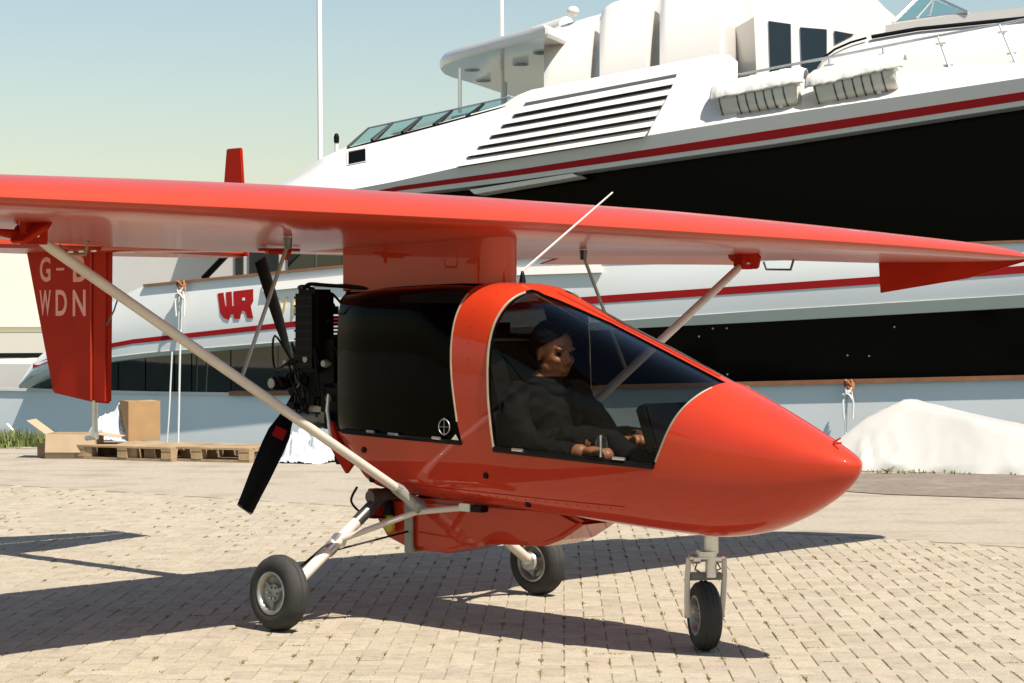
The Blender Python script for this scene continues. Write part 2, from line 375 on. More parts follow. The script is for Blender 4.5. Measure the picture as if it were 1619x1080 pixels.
for c in cells:
    rz = pa + (R(90) if c[2] else 0) + random.gauss(0, 0.008); dz = abs(random.gauss(0, 0.0014))
    tx, ty = random.gauss(0, 0.008), random.gauss(0, 0.008)
    if c in near:
        o = bpy.data.objects.new('paver', pme); COL.objects.link(o); o.parent = bed
        o.location = (c[0], c[1], dz); o.rotation_euler = (tx, ty, rz)
    else:
        k = len(mb.v); cz, sz = math.cos(rz), math.sin(rz)
        mb.add([(c[0] + p[0] * cz - p[1] * sz, c[1] + p[0] * sz + p[1] * cz, p[2] + dz + p[0] * ty + p[1] * tx) for p in pv], pf)
        tones += [random.random()] * len(pv)
far_p = obj('paver_field', mb.v, mb.f, 'paver', bed); far_p['kind'] = 'stuff'
at = far_p.data.attributes.new('tone', 'FLOAT', 'POINT'); at.data.foreach_set('value', tones)
# moss tufts standing in the joints
mb = MB()
for c in random.sample(cells, int(len(cells) * 0.62)):
    if c[2] == 0 and random.random() < 0.85: continue
    if noise.noise(Vector((c[0] * .9, c[1] * .9, 3.0))) < random.uniform(-.45, .25): continue
    rz = pa + (R(90) if c[2] else 0); d = Vector((math.cos(rz), math.sin(rz), 0)); n_ = Vector((-d.y, d.x, 0))
    base = Vector((c[0], c[1], 0)) + n_ * (PW / 2); t0 = random.uniform(-.12, 0.0); t1 = t0 + random.uniform(.04, .14)
    for q in range(random.randint(16, 40)):
        b = base + d * random.uniform(t0, t1) + n_ * random.gauss(0, 0.006); hgt = random.uniform(.003, .008); a = random.uniform(0, 6.3)
        w_ = Vector((math.cos(a), math.sin(a), 0)) * random.uniform(.004, .009)
        mb.add([(b - w_).to_tuple()[:2] + (-.006,), (b + w_).to_tuple()[:2] + (-.006,), (b.x + random.gauss(0, .004), b.y + random.gauss(0, .004), hgt)], [(0, 1, 2)])
moss = obj('joint_moss', mb.v, mb.f, 'moss'); tag(moss, 'yellow green moss growing in the joints of the brick pavement', 'moss', kind='stuff')

# ------------------------------------------------------------------ yacht
YO = Vector((-9.2, 37.0)); YU = Vector((0.9425, -0.3342)).normalized(); YV = Vector((-YU.y, YU.x))
def yp(px, py, v):
    r = (px - 809.5) / F
    Z = (v + YO.dot(YV)) / (r * YV.x + YV.y); X = Z * r
    return Vector(((Vector((X, Z)) - YO).dot(YU), v, CH - (py - HZ) / F * Z))
def yw(px, py, w):
    Z = (w - CH) * F / (HZ - py); X = Z * (px - 809.5) / F; q = Vector((X, Z)) - YO
    return Vector((q.dot(YU), q.dot(YV), w))
yacht = empty('motor_yacht', (YO.x, YO.y, 0), math.atan2(YU.y, YU.x))
tag(yacht, 'large white motor yacht with red stripes and black window bands moored behind the aircraft', 'yacht')
def fnv(v): return v if callable(v) else (lambda x: v)
def ribbon(name, top, bot, vt, vb, thick, m, x0, x1, n=24, parent=None, smooth=True, rows=1, bulge=0.0, steps=None):
    vt, vb = fnv(vt), fnv(vb); mbx = MB(); xs = [x0 + (x1 - x0) * i / n for i in range(n + 1)]
    g = []
    for x in xs:
        col = []
        for k in range(rows + 1):
            t = k / rows
            v_ = vt(x) * (1 - t) + vb(x) * t - bulge * math.sin(math.pi * t)
            col.append(yp(x, top(x) * (1 - t) + bot(x) * t, v_))
        g.append(col)
    nr = rows + 1; V = []; Fc = []
    for col in g: V += col
    k2 = len(V)
    for col in g: V += [p + Vector((0, thick, 0)) for p in col]
    for i in range(n):
        for k in range(rows):
            a = i * nr + k; Fc.append((a, a + 1, a + nr + 1, a + nr)); b = a + k2; Fc.append((b, b + nr, b + nr + 1, b + 1))
        a = i * nr; Fc.append((a, a + nr, a + nr + k2, a + k2)); a += rows; Fc.append((a, a + k2, a + nr + k2, a + nr))
    for k in range(rows):
        a = k; Fc.append((a, a + k2, a + 1 + k2, a + 1)); a = n * nr + k; Fc.append((a, a + 1, a + 1 + k2, a + k2))
    mbx.add(V, Fc)
    return mbx.build(name, m, parent or yacht, smooth=smooth)
def slab(name, poly, vf, thick, m, parent=None, bevel=0):
    vf_ = vf if callable(vf) else (lambda x, y: vf)
    V = [yp(x, y, vf_(x, y)) for x, y in poly]; n = len(V); mbx = MB()
    V2 = [p + Vector((0, thick, 0)) for p in V]
    mbx.add(V + V2, [tuple(range(n)), tuple(reversed(range(n, 2 * n)))] + [(i, i + n, (i + 1) % n + n, (i + 1) % n) for i in range(n)])
    return mbx.build(name, m, parent or yacht, bevel=bevel)
def ytube(name, pts, r, m, parent=None, n=8):
    mbx = MB(); mbx.tube([yp(*p) for p in pts], r, n); return mbx.build(name, m, parent or yacht, smooth=True)
S_ = lerp_fn([(-300, 613), (0, 616), (240, 622), (400, 624), (820, 617), (1200, 608), (1619, 598), (1950, 590)])
T2 = lerp_fn([(30, 614), (45, 606), (60, 600), (81, 590), (120, 581), (173, 572), (240, 564), (465, 544), (820, 528), (1200, 509), (1619, 486), (1950, 468)])
B_ = lerp_fn([(30, 610), (45, 598), (60, 591), (81, 582), (120, 573), (173, 565), (240, 557), (465, 539), (820, 517), (980, 507), (1200, 491.5), (1619, 466), (1950, 446)])
M_ = lerp_fn([(29, 609), (37, 594), (48, 577), (72, 555), (140, 500), (190, 470), (226, 452), (400, 435), (565, 419), (820, 408), (1200, 396), (1619, 382), (1950, 370)])
G_ = lerp_fn([(100, 395), (300, 350), (455, 318), (620, 288), (730, 263), (1160, 192), (1619, 123), (1950, 74)])
R1t = lerp_fn([(300, 372), (620, 296), (800, 271), (1220, 206), (1619, 145), (1950, 95)])
R1b = lerp_fn([(300, 378), (620, 303), (800, 280), (1220, 220.5), (1619, 158.5), (1950, 108)])
E_ = lerp_fn([(300, 385), (620, 310), (800, 288), (1220, 228), (1619, 167), (1950, 118)])
Sk = lerp_fn([(100, 400), (300, 352), (400, 312), (455, 285), (505, 252), (545, 233), (600, 220), (700, 193), (795, 166), (815, 152), (840, 142), (1000, 111), (1110, 90), (1150, 84), (1180, 110)])
R2t = lerp_fn([(50, 577), (72, 566), (175, 543), (205, 537), (465, 508), (915, 470), (1375, 438), (1619, 420), (1950, 396)])
R2b = lerp_fn([(50, 583), (72, 573), (175, 550), (205, 544), (465, 517), (915, 482), (1375, 450), (1619, 432), (1950, 409)])
# lower hull
hull_lo = MB()
xs = [-300 + i * 25 for i in range(91)]; V = []
for x in xs:
    t = yp(x, S_(x), 0.0)
    for k in range(7):
        s = k / 6; w_ = t.z * (1 - s) + (-1.4) * s
        V.append((t.x, 0.16 * s ** 1.15, w_))
Fc = [(i * 7 + k, i * 7 + k + 1, i * 7 + k + 8, i * 7 + k + 7) for i in range(90) for k in range(6)]
hull_lo.add(V, Fc)
hull = hull_lo.build('hull', 'yacht_hull', yacht, smooth=True)
# main deck block so the yacht is solid
mbx = MB(); mbx.box((9, 4.2, 0.2), (26, 7.4, 1.0)); mbx.build('deck', 'yacht', yacht)
ribbon('hull_trim', lambda x: S_(x) - 3, lambda x: S_(x) + 1.5, -0.03, -0.03, 0.10, 'yacht', -300, 362, 16, hull)
ribbon('rubbing_strake', lambda x: S_(x) - 5, lambda x: S_(x) + 2, -0.07, -0.07, 0.14, 'teak', 362, 1950, 30, hull)
# lower window band: recessed panes
pn = [31, 105, 187, 230, 276, 303, 365, 440, 520, 640, 780, 930, 1085, 1245, 1420, 1600, 1780, 1950]
wb = ribbon('window_band', lambda x: T2(x) - 1, lambda x: S_(x) - 2, 0.10, 0.10, 0.1, 'black', 33, 1950, 60)
for i in range(len(pn) - 1):
    dx = 0.9 if i < 7 else 0.12
    ribbon('pane', T2, lambda x: S_(x) - 4, 0.035, 0.05, 0.02, 'yacht_green' if i < 9 else 'yacht_black', pn[i] + dx, pn[i + 1] - dx, 6, wb)
ribbon('ledge', B_, T2, -0.38, -0.30, 0.3, 'yacht_beige', 30, 1950, 70)  # beige colour carries the warm light bounced up from the ground
bul = ribbon('bulwark', M_, B_, -0.41, -0.37, 0.12, 'yacht_hull', 29, 1950, 90, rows=4, bulge=0.04)
def vbul(x, y):
    t = (y - M_(x)) / max(1, (B_(x) - M_(x))); return -0.41 * (1 - t) - 0.37 * t - 0.04 * math.sin(math.pi * t)
def rib_on(name, t, b, vf, m, x0, x1, n, parent, pr=0.006):
    return ribbon(name, t, b, lambda x: vf(x, t(x)) - pr, lambda x: vf(x, b(x)) - pr, pr * 0.8, m, x0, x1, n, parent)
rib_on('red_stripe', R2t, R2b, vbul, 'yacht_red', 52, 1950, 60, bul)
ribbon('cap_rail', lambda x: M_(x) - 2.5, lambda x: M_(x) + 1, -0.47, -0.47, 0.2, 'teak', 226, 1950, 40, bul)
ribbon('cove_line', lambda x: B_(x) - 3.2, lambda x: B_(x) + 0.5, -0.37, -0.37, 0.04, 'yacht', 60, 900, 40, bul)
ribbon('knuckle', lambda x: M_(x) + 14, lambda x: M_(x) + 27, -0.46, -0.50, 0.1, 'yacht', 415, 950, 20, bul)
# emblem: three red strokes with feet
def emb(poly): return slab('emblem_piece', poly, lambda x, y: vbul(x, y) - 0.012, 0.01, 'yacht_red', emblem)
emblem = slab('emblem', [(344, 464), (353, 462.5), (356, 484), (358.5, 484), (357, 462), (366, 461), (367, 484), (370, 484), (369, 460.5), (400, 457), (400, 476), (396, 483), (400, 503), (391, 503.5), (387, 492), (382, 491), (379, 504), (370, 504.5), (369, 497), (364, 497), (362, 506), (354, 503), (348, 495)], lambda x, y: vbul(x, y) - 0.012, 0.012, 'yacht_red', bul)
slab('emblem_eye', [(383, 471), (387, 470.5), (387, 475), (383, 475.5)], lambda x, y: vbul(x, y) - 0.018, 0.01, 'yacht', bul)
for txt, px0 in (('V', 438), ('H', 462)):
    me = text_mesh(txt, 1.0, 0.01); p0 = yp(px0, 500, vbul(px0, 500) - 0.012); p1 = yp(px0 + 17, 498, vbul(px0 + 17, 498) - 0.012); p2 = yp(px0, 471, vbul(px0, 471) - 0.012)
    ex = (p1 - p0); ey = (p2 - p0); xs_ = [q.co.x for q in me.vertices]; ys_ = [q.co.y for q in me.vertices]
    for q in me.vertices:
        q.co = p0 + ex * ((q.co.x - min(xs_)) / (max(xs_) - min(xs_))) + ey * ((q.co.y - min(ys_)) / (max(ys_) - min(ys_))) + Vector((0, -q.co.z, 0))
    objm('name_letter', me, 'gold', bul)
# saloon behind the bulwark: dark windows, posts, sloping pillar
sal = slab('saloon_wall', [(120, 480), (150, 340), (900, 300), (900, 440), (560, 460)], 1.9, 0.2, 'yacht')
for a, b in ((372, 384), (394, 440), (455, 497), (501, 540), (545, 566), (575, 640), (650, 720)):
    slab('saloon_window', [(a, 340), (b, 338), (b, 446), (a, 448)], 1.86, 0.03, 'yacht_green', sal)
slab('stern_wing', [(120, 500), (170, 420), (260, 345), (420, 320), (372, 392), (322, 438), (300, 470)], 0.5, 0.12, 'yacht')
ytube('sloping_pillar', [(322, 440, 0.55), (372, 388, 0.55)], 0.065, 'black')
# upper deck fascia, stripe, black window band
fas = ribbon('upper_fascia', G_, E_, -0.54, -0.42, 0.5, 'yacht', 300, 1950, 50, rows=2)
vfas = lambda x, y: -0.54 + (0.12) * (y - G_(x)) / (E_(x) - G_(x))
rib_on('red_stripe', R1t, R1b, vfas, 'yacht_red', 560, 1950, 40, fas)
ub = ribbon('upper_window_band', E_, lambda x: M_(x) + 8, 0.2, 0.25, 0.1, 'black', 560, 1950, 40)
pn2 = [565, 740, 905, 1080, 1265, 1460, 1670, 1940]
for i in range(len(pn2) - 1):
    ribbon('pane', lambda x: E_(x) - 1, lambda x: M_(x) + 8, 0.15, 0.19, 0.02, 'yacht_black', pn2[i] + .1, pn2[i + 1] - .1, 6, ub)
for x, y, v_ in ((1105, 532, .03), (1127, 519.5, .03), (1149, 519, .03), (1150, 592, .04), (1374, 563, .04), (1414, 517, .04), (1340, 562, .04)):
    mbx = MB(); mbx.ell(yp(x, y, v_), (.018, .012, .018), 8, 6); mbx.build('stud', 'alu', wb, smooth=True)
# a folded boarding platform on the fascia edge
slab('side_platform', [(742, 300), (905, 274), (914, 279), (750, 307)], -0.42, 0.5, 'yacht_beige')
# leaning upper side
def vsk(x, y):
    t = (y - Sk(x)) / max(1.0, (G_(x) - Sk(x))); return 0.42 * (1 - t) - 0.54 * t
sk = ribbon('upper_side', Sk, G_, 0.42, -0.54, 0.06, 'yacht', 300, 1165, 80, rows=4, bulge=0.05)
vsk2 = lambda x, y: vsk(x, y) - 0.05 * math.sin(math.pi * min(max((y - Sk(x)) / max(1.0, G_(x) - Sk(x)), 0), 1))
slab('cabin_opening', [(551, 241), (577, 236), (577.5, 254), (551, 260)], lambda x, y: vsk2(x, y) - 0.015, 0.02, 'yacht_black', sk)
ytube('opening_frame', [(549.5, 240, vsk2(549, 240) - .02), (578.5, 234.5, vsk2(578, 235) - .02), (579, 255.5, vsk2(579, 255) - .02), (549.5, 261.5, vsk2(549, 261) - .02), (549.5, 240, vsk2(549, 240) - .02)], 0.014, 'yacht', sk, 6)
# louvres: dark backing, white slats standing proud
lef = [(830, 162.5), (812, 180.5), (794, 197), (776, 214), (756.5, 231), (739, 247), (724, 263)]
rig = [(1070, 117), (1063, 133), (1055, 150), (1046, 166), (1037, 183), (1029, 199.5), (1018, 215.5)]
def strip(name, l0, r0, l1, r1, o0, o1, m, parent, n=10):
    f_ = lambda a, b, t: (a[0] + (b[0] - a[0]) * t, a[1] + (b[1] - a[1]) * t); V = []
    for i in range(n + 1):
        t = i / n; p, q = f_(l0, r0, t), f_(l1, r1, t)
        a, b = yp(*p, vsk2(*p) - o0), yp(*q, vsk2(*q) - o1); V += [a, b, b + Vector((0, .01, 0)), a + Vector((0, .01, 0))]
    mbx = MB(); mbx.add(V, [(i * 4 + k, i * 4 + (k + 1) % 4, i * 4 + 4 + (k + 1) % 4, i * 4 + 4 + k) for i in range(n) for k in range(4)] + [(0, 1, 2, 3), (n * 4, n * 4 + 1, n * 4 + 2, n * 4 + 3)])
    return mbx.build(name, m, parent)
for k in range(7):
    th = [5.6, 5.8, 5.8, 5.6, 5.0, 4.0, 1.6][k]
    strip('louvre_slot', (lef[k][0] + 1, lef[k][1] - .4), (rig[k][0], rig[k][1] - .4), (lef[k][0] - 4, lef[k][1] + th + 1.2), (rig[k][0] - 2, rig[k][1] + th + 1.0), .018, .018, 'louvre_back', sk)
for k in range(6):
    (ax, ay), (bx, by) = lef[k], rig[k]; (cx, cy), (dx, dy) = lef[k + 1], rig[k + 1]
    th = [5.6, 5.8, 5.8, 5.6, 5.0, 4.0][k]
    poly = [(ax - 3, ay + th + .5), (bx - 1, by + th), (dx + 1, dy), (cx + 1, cy)]
    n = 8; top = [(poly[0][0] + (poly[1][0] - poly[0][0]) * i / n, poly[0][1] + (poly[1][1] - poly[0][1]) * i / n) for i in range(n + 1)]
    bot = [(poly[3][0] + (poly[2][0] - poly[3][0]) * i / n, poly[3][1] + (poly[2][1] - poly[3][1]) * i / n) for i in range(n + 1)]
    V = [yp(x, y, vsk2(x, y) - 0.035) for x, y in top] + [yp(x, y, vsk2(x, y) - 0.15) for x, y in bot]
    V += [yp(x, y, vsk2(x, y) - 0.028) for x, y in top] + [yp(x, y - 1.4, vsk2(x, y) - 0.09) for x, y in bot]
    m1 = n + 1; mbx = MB(); fs = []
    for i in range(n):
        fs += [(i, i + 1, i + 1 + m1, i + m1), (i + 2 * m1, i + 3 * m1, i + 1 + 3 * m1, i + 1 + 2 * m1), (i + m1, i + 1 + m1, i + 1 + 3 * m1, i + 3 * m1), (i, i + 2 * m1, i + 1 + 2 * m1, i + 1)]
    fs += [(0, m1, 3 * m1, 2 * m1), (n, n + 2 * m1, n + 3 * m1, n + m1)]
    mbx.add(V, fs); mbx.build('louvre_slat', 'yacht', sk)
# deck houses behind the louvre side: three curved fins
def fin(x0, x1, topf, botf, va, vb, p0=0.72):
    n = 18; mbx = MB(); V = []; rows = 8
    for i in range(n + 1):
        s = i / n; x = x0 + (x1 - x0) * s; v_ = va + (vb - va) * max(0, (s - p0) / (1 - p0)) ** 1.5
        for k in range(rows + 1):
            t = k / rows; lean = 0.35 * (1 - t) + 0.6 * (1 - t) ** 3
            V.append(yp(x, topf(x) * (1 - t) + botf(x) * t, v_ + lean))
    nr = rows + 1; k2 = len(V); V += [p + Vector((0, 1.6, 0)) for p in V]
    fs = [(i * nr + k, i * nr + k + 1, i * nr + k + 1 + nr, i * nr + k + nr) for i in range(n) for k in range(rows)]
    fs += [(i * nr, i * nr + nr, i * nr + nr + k2, i * nr + k2) for i in range(n)]
    fs += [(k, k + k2, k + 1 + k2, k + 1) for k in range(rows)] + [(n * nr + k, n * nr + k + 1, n * nr + k + 1 + k2, n * nr + k + k2) for k in range(rows)]
    mbx.add(V, fs); return mbx.build('deckhouse_fin', 'yacht', yacht, smooth=True)
bt = lambda x: Sk(x) + 6
fin(860, 953, lerp_fn([(860, 66), (866, 50), (880, 42), (950, 22)]), bt, 0.9, 2.0)
fin(948, 1049, lerp_fn([(948, 30), (954, 14), (968, 4), (1049, -18)]), bt, 0.8, 2.0)
fin(1043, 1150, lerp_fn([(1043, 0), (1050, -20), (1150, -50)]), bt, 0.7, 1.2, 0.9)
mbx = MB(); mbx.ell(yp(906, 18, 1.8), (0.11, 0.11, 0.09)); mbx.build('radar_dome', 'yacht', yacht, smooth=True)
# hard top over the after deck
pts = [(862, 58), (830, 66), (800, 74), (770, 82), (740, 90), (715, 97), (700, 103), (695, 109), (701, 117), (715, 123), (740, 130), (770, 140), (800, 150), (830, 157)]
WT = 6.15
pl = [yw(x, y, WT) for x, y in pts]; far = [Vector((pl[0].x + 0.05, pl[-1].y, WT)), Vector((pl[0].x + 0.05, pl[0].y, WT))]
poly = [(p.x, p.y) for p in pl + far]; n = len(poly); cxy = (sum(p[0] for p in poly) / n, sum(p[1] for p in poly) / n)
V = []
for (sc, dz) in ((0.985, 0.0), (1.0, 0.05), (0.995, 0.15), (0.96, 0.22)):
    V += [(cxy[0] + (p[0] - cxy[0]) * sc, cxy[1] + (p[1] - cxy[1]) * sc, WT + dz) for p in poly]
Fc = [tuple(range(n)), tuple(range(3 * n, 4 * n))] + [(r * n + i, r * n + (i + 1) % n, (r + 1) * n + (i + 1) % n, (r + 1) * n + i) for r in range(3) for i in range(n)]
mbx = MB(); mbx.add(V, Fc); ht = mbx.build('hard_top', 'yacht', yacht, smooth=True)
for x, y in ((764, 128), (823, 102), (746, 111), (856, 84)):
    p = yw(x, y, WT - 0.004); mbx = MB(); mbx.lathe([(0.0, 0.0), (0.11, 0.0), (0.14, -0.012), (0.15, 0.004)], p, 'z', 18); mbx.build('downlight', 'grey_steel', ht, smooth=True)
mbx = MB(); p = [yw(x, y, WT + 0.3) for x, y in ((818, 48), (868, 40))]; mbx.tube([p[0] + Vector((0, 1, 0.05)), p[1] + Vector((0, 1, 0.1))], [0.16, 0.2], 12); mbx.build('antenna_pod', 'yacht', yacht, smooth=True)
ytube('hardtop_post', [(727, 178, 1.2), (727, 108, 1.2)], 0.035, 'alu'); ytube('inner_post', [(797, 175, 3.0), (797, 130, 3.0)], 0.06, 'yacht')
# after-deck glass screen
prs = [((550, 232.5), (582, 203)), ((589, 223), (621, 194)), ((637, 211), (667, 185)), ((687, 199), (715, 175)), ((739, 186.5), (765, 164)), ((800, 168), (812, 153))]
scr = slab('screen_base', [(548, 234), (800, 167), (800, 170), (548, 237)], 0.36, 0.1, 'black')
for i, (b, t) in enumerate(prs[:5]):
    ytube('screen_post', [(b[0], b[1], 0.38), (t[0], t[1], 0.75)], [0.05, 0.02] if i else [0.025, 0.015], 'black', scr, 6)
for (b, t), (b2, t2) in zip(prs[:-1], prs[1:]):
    V = [yp(*b, 0.40), yp(*b2, 0.40), yp(*t2, 0.77), yp(*t, 0.77)]; V += [p + Vector((0, 0.012, 0)) for p in V]
    obj('pane', V, [(0, 1, 2, 3), (7, 6, 5, 4), (0, 4, 5, 1), (1, 5, 6, 2), (2, 6, 7, 3), (3, 7, 4, 0)], 'teal_glass', scr)
ytube('screen_rail', [(582, 202.5, .77), (700, 177, .77), (807, 153, .77)], 0.016, 'alu', scr, 6)
slab('after_deck_seat', [(612, 212), (700, 196), (780, 176), (790, 168), (700, 187), (625, 205)], 2.4, 0.5, 'yacht_beige')
# forward part: low bulwark, rail, cabin wall with windows, coaming
fb = ribbon('forward_bulwark', lerp_fn([(1140, 128), (1180, 146), (1300, 130), (1450, 108), (1619, 96), (1950, 50)]), G_, 0.25, -0.54, 0.1, 'yacht', 1130, 1950, 40, rows=3, bulge=0.04)
HR = lerp_fn([(1138, 124), (1300, 93), (1450, 63), (1619, 31), (1950, -34)])
rail = ytube('hand_rail', [(x, HR(x), 0.3) for x in (1138, 1160, 1300, 1450, 1619, 1950)], 0.022, 'alu')
for x, dx in ((1311, 4), (1396, 4), (1483, 22), (1580, 26), (1700, 30)):
    ytube('stanchion', [(x, HR(x), 0.3), (x + dx, HR(x) + 62, 0.2)], 0.02, 'alu', rail)
    for t in (0.2, 0.75):
        mbx = MB(); mbx.tube([yp(x + dx * t - 8, HR(x) + 62 * t + 1, 0.26), yp(x + dx * t + 8, HR(x) + 62 * t - 1, 0.26)], 0.018, 6); mbx.build('glass_clamp', 'alu', rail)
for a, b in ((1400, 1488), (1500, 1585), (1600, 1705), (1720, 1900)):
    V = [yp(a, HR(a) + 4, .32), yp(b, HR(b) + 4, .32), yp(b + 20, HR(b) + 64, .22), yp(a + 12, HR(a) + 64, .22)]; V += [p + Vector((0, 0.012, 0)) for p in V]
    obj('rail_pane', V, [(0, 1, 2, 3), (7, 6, 5, 4), (0, 4, 5, 1), (1, 5, 6, 2), (2, 6, 7, 3), (3, 7, 4, 0)], 'clear_glass', rail)
cab = slab('cabin_wall', [(1100, 150), (1100, -90), (1330, -60), (1382, -2), (1420, 30), (1480, 60), (1480, 190), (1140, 190)], lambda x, y: 2.6 + (190 - y) * .0045, 1.5, 'yacht')
for w_ in ([(1215, 33), (1250, 38), (1251, 116), (1218, 116)], [(1265, 43), (1307, 46.5), (1307, 96), (1283, 124), (1268, 118)], [(1319, 48.5), (1349, 54), (1320, 69)]):
    slab('cabin_window', w_, lambda x, y: 2.565 + (190 - y) * .0045, 0.05, 'yacht_green', cab)
slab('door_leaf', [(1158, 46), (1192, 27), (1196, 120), (1160, 126)], lambda x, y: 2.0 - (x - 1158) * .012, 0.06, 'yacht', cab)
slab('vent_slot', [(1147, 48), (1149.5, 48), (1150, 75), (1147.5, 75)], lambda x, y: 2.57 + (190 - y) * .0045, 0.04, 'black', cab)
for k in range(4): ytube('vent_bar', [(1156, 20 + k * 4, 3.33), (1183, 22 + k * 4, 3.33)], 0.012, 'teak', cab, 6)
co = ribbon('coaming', lerp_fn([(1283, 122), (1290, 104), (1310, 86), (1340, 70), (1370, 61), (1450, 47), (1619, 30), (1950, 0)]), lambda x: G_(x) - 20, 1.3, 0.6, 0.15, 'yacht', 1284, 1950, 40, rows=4, bulge=0.08)
ytube('coaming_trim', [(1300, 93, 1.22), (1320, 78, 1.22), (1345, 67, 1.22), (1370, 60, 1.22)], 0.02, 'black', co, 6)
ytube('coaming_trim', [(1378, 58.5, 1.22), (1450, 46, 1.22), (1530, 38, 1.22), (1619, 29, 1.22), (1950, -1, 1.22)], 0.035, 'black', co, 6)
fd = slab('foredeck', [(1400, 40), (1520, 22), (1640, 10), (1960, -30), (1960, 60), (1400, 80)], 3.0, 0.6, 'yacht')
ws = MB(); A = [yp(1412, 36, 3.2), yp(1452, -4, 3.6), yp(1478, -4, 3.6), yp(1530, 20, 3.0)]
for i in range(3): ws.tube([A[i], A[i + 1]], 0.035, 6)
ws.tube([A[0], A[3]], 0.03, 6); ws.tube([yp(1450, 28, 3.1), A[2]], 0.025, 6); ws.tube([yp(1468, 26, 3.1), A[2]], 0.025, 6)
wsf = ws.build('windscreen_frame', 'alu', yacht, smooth=True)
obj('pane', [A[0], A[1], A[2], A[3]] + [p + Vector((0, .02, 0)) for p in A], [(0, 1, 2, 3), (7, 6, 5, 4), (0, 4, 5, 1), (1, 5, 6, 2), (2, 6, 7, 3), (3, 7, 4, 0)], 'teal_glass', wsf)
# masts
ytube('flag_staff', [(506.5, 262, 2.5), (503.5, -120, 2.5)], 0.05, 'mast'); ytube('whip_aerial', [(795, 160, 4.0), (791, -120, 4.0)], 0.04, 'mast')
dl = ytube('deck_lamp_post', [(532, 246, 1.0), (532, 224, 1.0)], 0.035, 'mast')
mbx = MB(); mbx.lathe([(0, .0), (.045, .0), (.05, .1), (.03, .16), (0, .17)], yp(532, 226, 1.0), 'z', 10); mbx.build('lamp_head', 'black', dl, smooth=True)
# superstructure core so nothing is see-through
mbx = MB(); mbx.box((13.2, 4.5, 2.9), (12.0, 5.0, 2.6)); mbx.build('superstructure_core', 'yacht', yacht)

# things hung on or moored to the yacht
def yacht_world(p): return Vector((YO.x + YU.x * p.x + YV.x * p.y, YO.y + YU.y * p.x + YV.y * p.y, p.z))
def life_raft(x0, x1, y0, y1, label):
    r_ = empty('life_raft', yacht_world(yp((x0 + x1) / 2, (y0 + y1) / 2 + 22, -0.25)), 0.0); r_.rotation_euler = (0, 0, yacht.rotation_euler.z)
    p0 = yp(x0, y0, -0.30); p1 = yp(x1, y1, -0.30); c = yp((x0 + x1) / 2, (y0 + y1) / 2 + 22, -0.25)
    a, b = p0 - c, p1 - c; d = (b - a).normalized(); L = (b - a).length; rad = 0.27
    mbx = MB(); ts = [0, 0.01, 0.04, 0.5, 0.96, 0.99, 1]; mbx.tube([a + d * L * t for t in ts], [rad * .8, rad * .93, rad, rad, rad, rad * .93, rad * .8], 20)
    body = mbx.build('canister', 'raft', r_, smooth=True)
    for t in (0.03, 0.26, 0.37, 0.49, 0.6, 0.71, 0.85):
        s = MB(); s.tube([a + d * (L * t - 0.012), a + d * (L * t + 0.012)], rad + 0.006, 20); s.build('strap', 'steel_dark', body)
    b2 = MB(); b2.tube([a + d * L * t + Vector((0, -rad - .02, .03)) for t in (0.62, 0.72)], 0.03, 8); b2.build('latch', 'alu', r_)
    # cradle
    cr = MB()
    for t in (0.2, 0.8): cr.box(a + d * L * t + Vector((0, 0.12, -0.26)), (0.06, 0.5, 0.06))
    cr.build('cradle', 'yacht', r_)
    # crumpled cover thrown over the top
    nu, nv = 60, 20; V = []
    for i in range(nu + 1):
        t = -0.10 + 1.2 * i / nu
        for k in range(nv + 1):
            an = R(2) + R(136) * k / nv + 0.10 * noise.noise(Vector((t * 9, k * .1, x0)))
            hem = R(6) * noise.noise(Vector((t * 14, 3.1, x0)))
            if k == 0: an += hem
            rr = rad + 0.03 + 0.022 * noise.noise(Vector((t * 7, an * 1.3, x0 * .1))) + 0.010 * noise.noise(Vector((t * 26, an * 3, 1.0)))
            if t < 0: rr *= 1 + t * 2.0
            if t > 1: rr *= 1 - (t - 1) * 2.0
            V.append(a + d * L * t + Vector((0, -math.cos(an) * rr, math.sin(an) * rr + 0.01)))
    nn = nv + 1; fs = [(i * nn + k, i * nn + k + 1, (i + 1) * nn + k + 1, (i + 1) * nn + k) for i in range(nu) for k in range(nv)]
    cv = obj('cover', V, fs, 'cloth', r_, smooth=True); md = cv.modifiers.new('s', 'SOLIDIFY'); md.thickness = 0.01
    tag(r_, label, 'life raft', 'covered life raft canisters on the yacht side')
life_raft(1140, 1262, 162, 138, 'beige strapped life raft canister under white cover, the one nearer the louvres')
life_raft(1290, 1418, 143, 114, 'beige strapped life raft canister under white cover, the one farther right below the rail')
def rope(name, pts, r, label, grp=None, knot=None, kcol='rope_orange'):
    o0 = yacht_world(yp(*pts[-1])); e = empty(name, o0)
    W_ = [yacht_world(yp(*p)) - o0 for p in pts]; cu = catmull([tuple(p) for p in W_], 5)
    mbx = MB(); mbx.tube(cu, r, 8); mbx.build('strand', 'rope', e, smooth=True)
    if knot:
        k = yacht_world(yp(*knot)) - o0; mbx = MB()
        for i in range(5):
            a = i * 1.3; mbx.tube([k + Vector((math.cos(t) * .06 + .02 * math.sin(a), math.sin(t) * .05 - .03, .05 * math.sin(t * 2 + a) - i * .05)) for t in [q * .63 for q in range(11)]], 0.022, 6, mi=1 if i > 1 else 0)
        for s in (-.05, .04): mbx.tube([k + Vector((s, -.04, -.15)), k + Vector((s * 1.8, -.05, -.3)), k + Vector((s * 1.5, -.04, -.55))], 0.016, 6, mi=1)
        mbx.build('knot', None, e, smooth=True, mats=[kcol, 'rope'])
    tag(e, label, 'rope', grp)
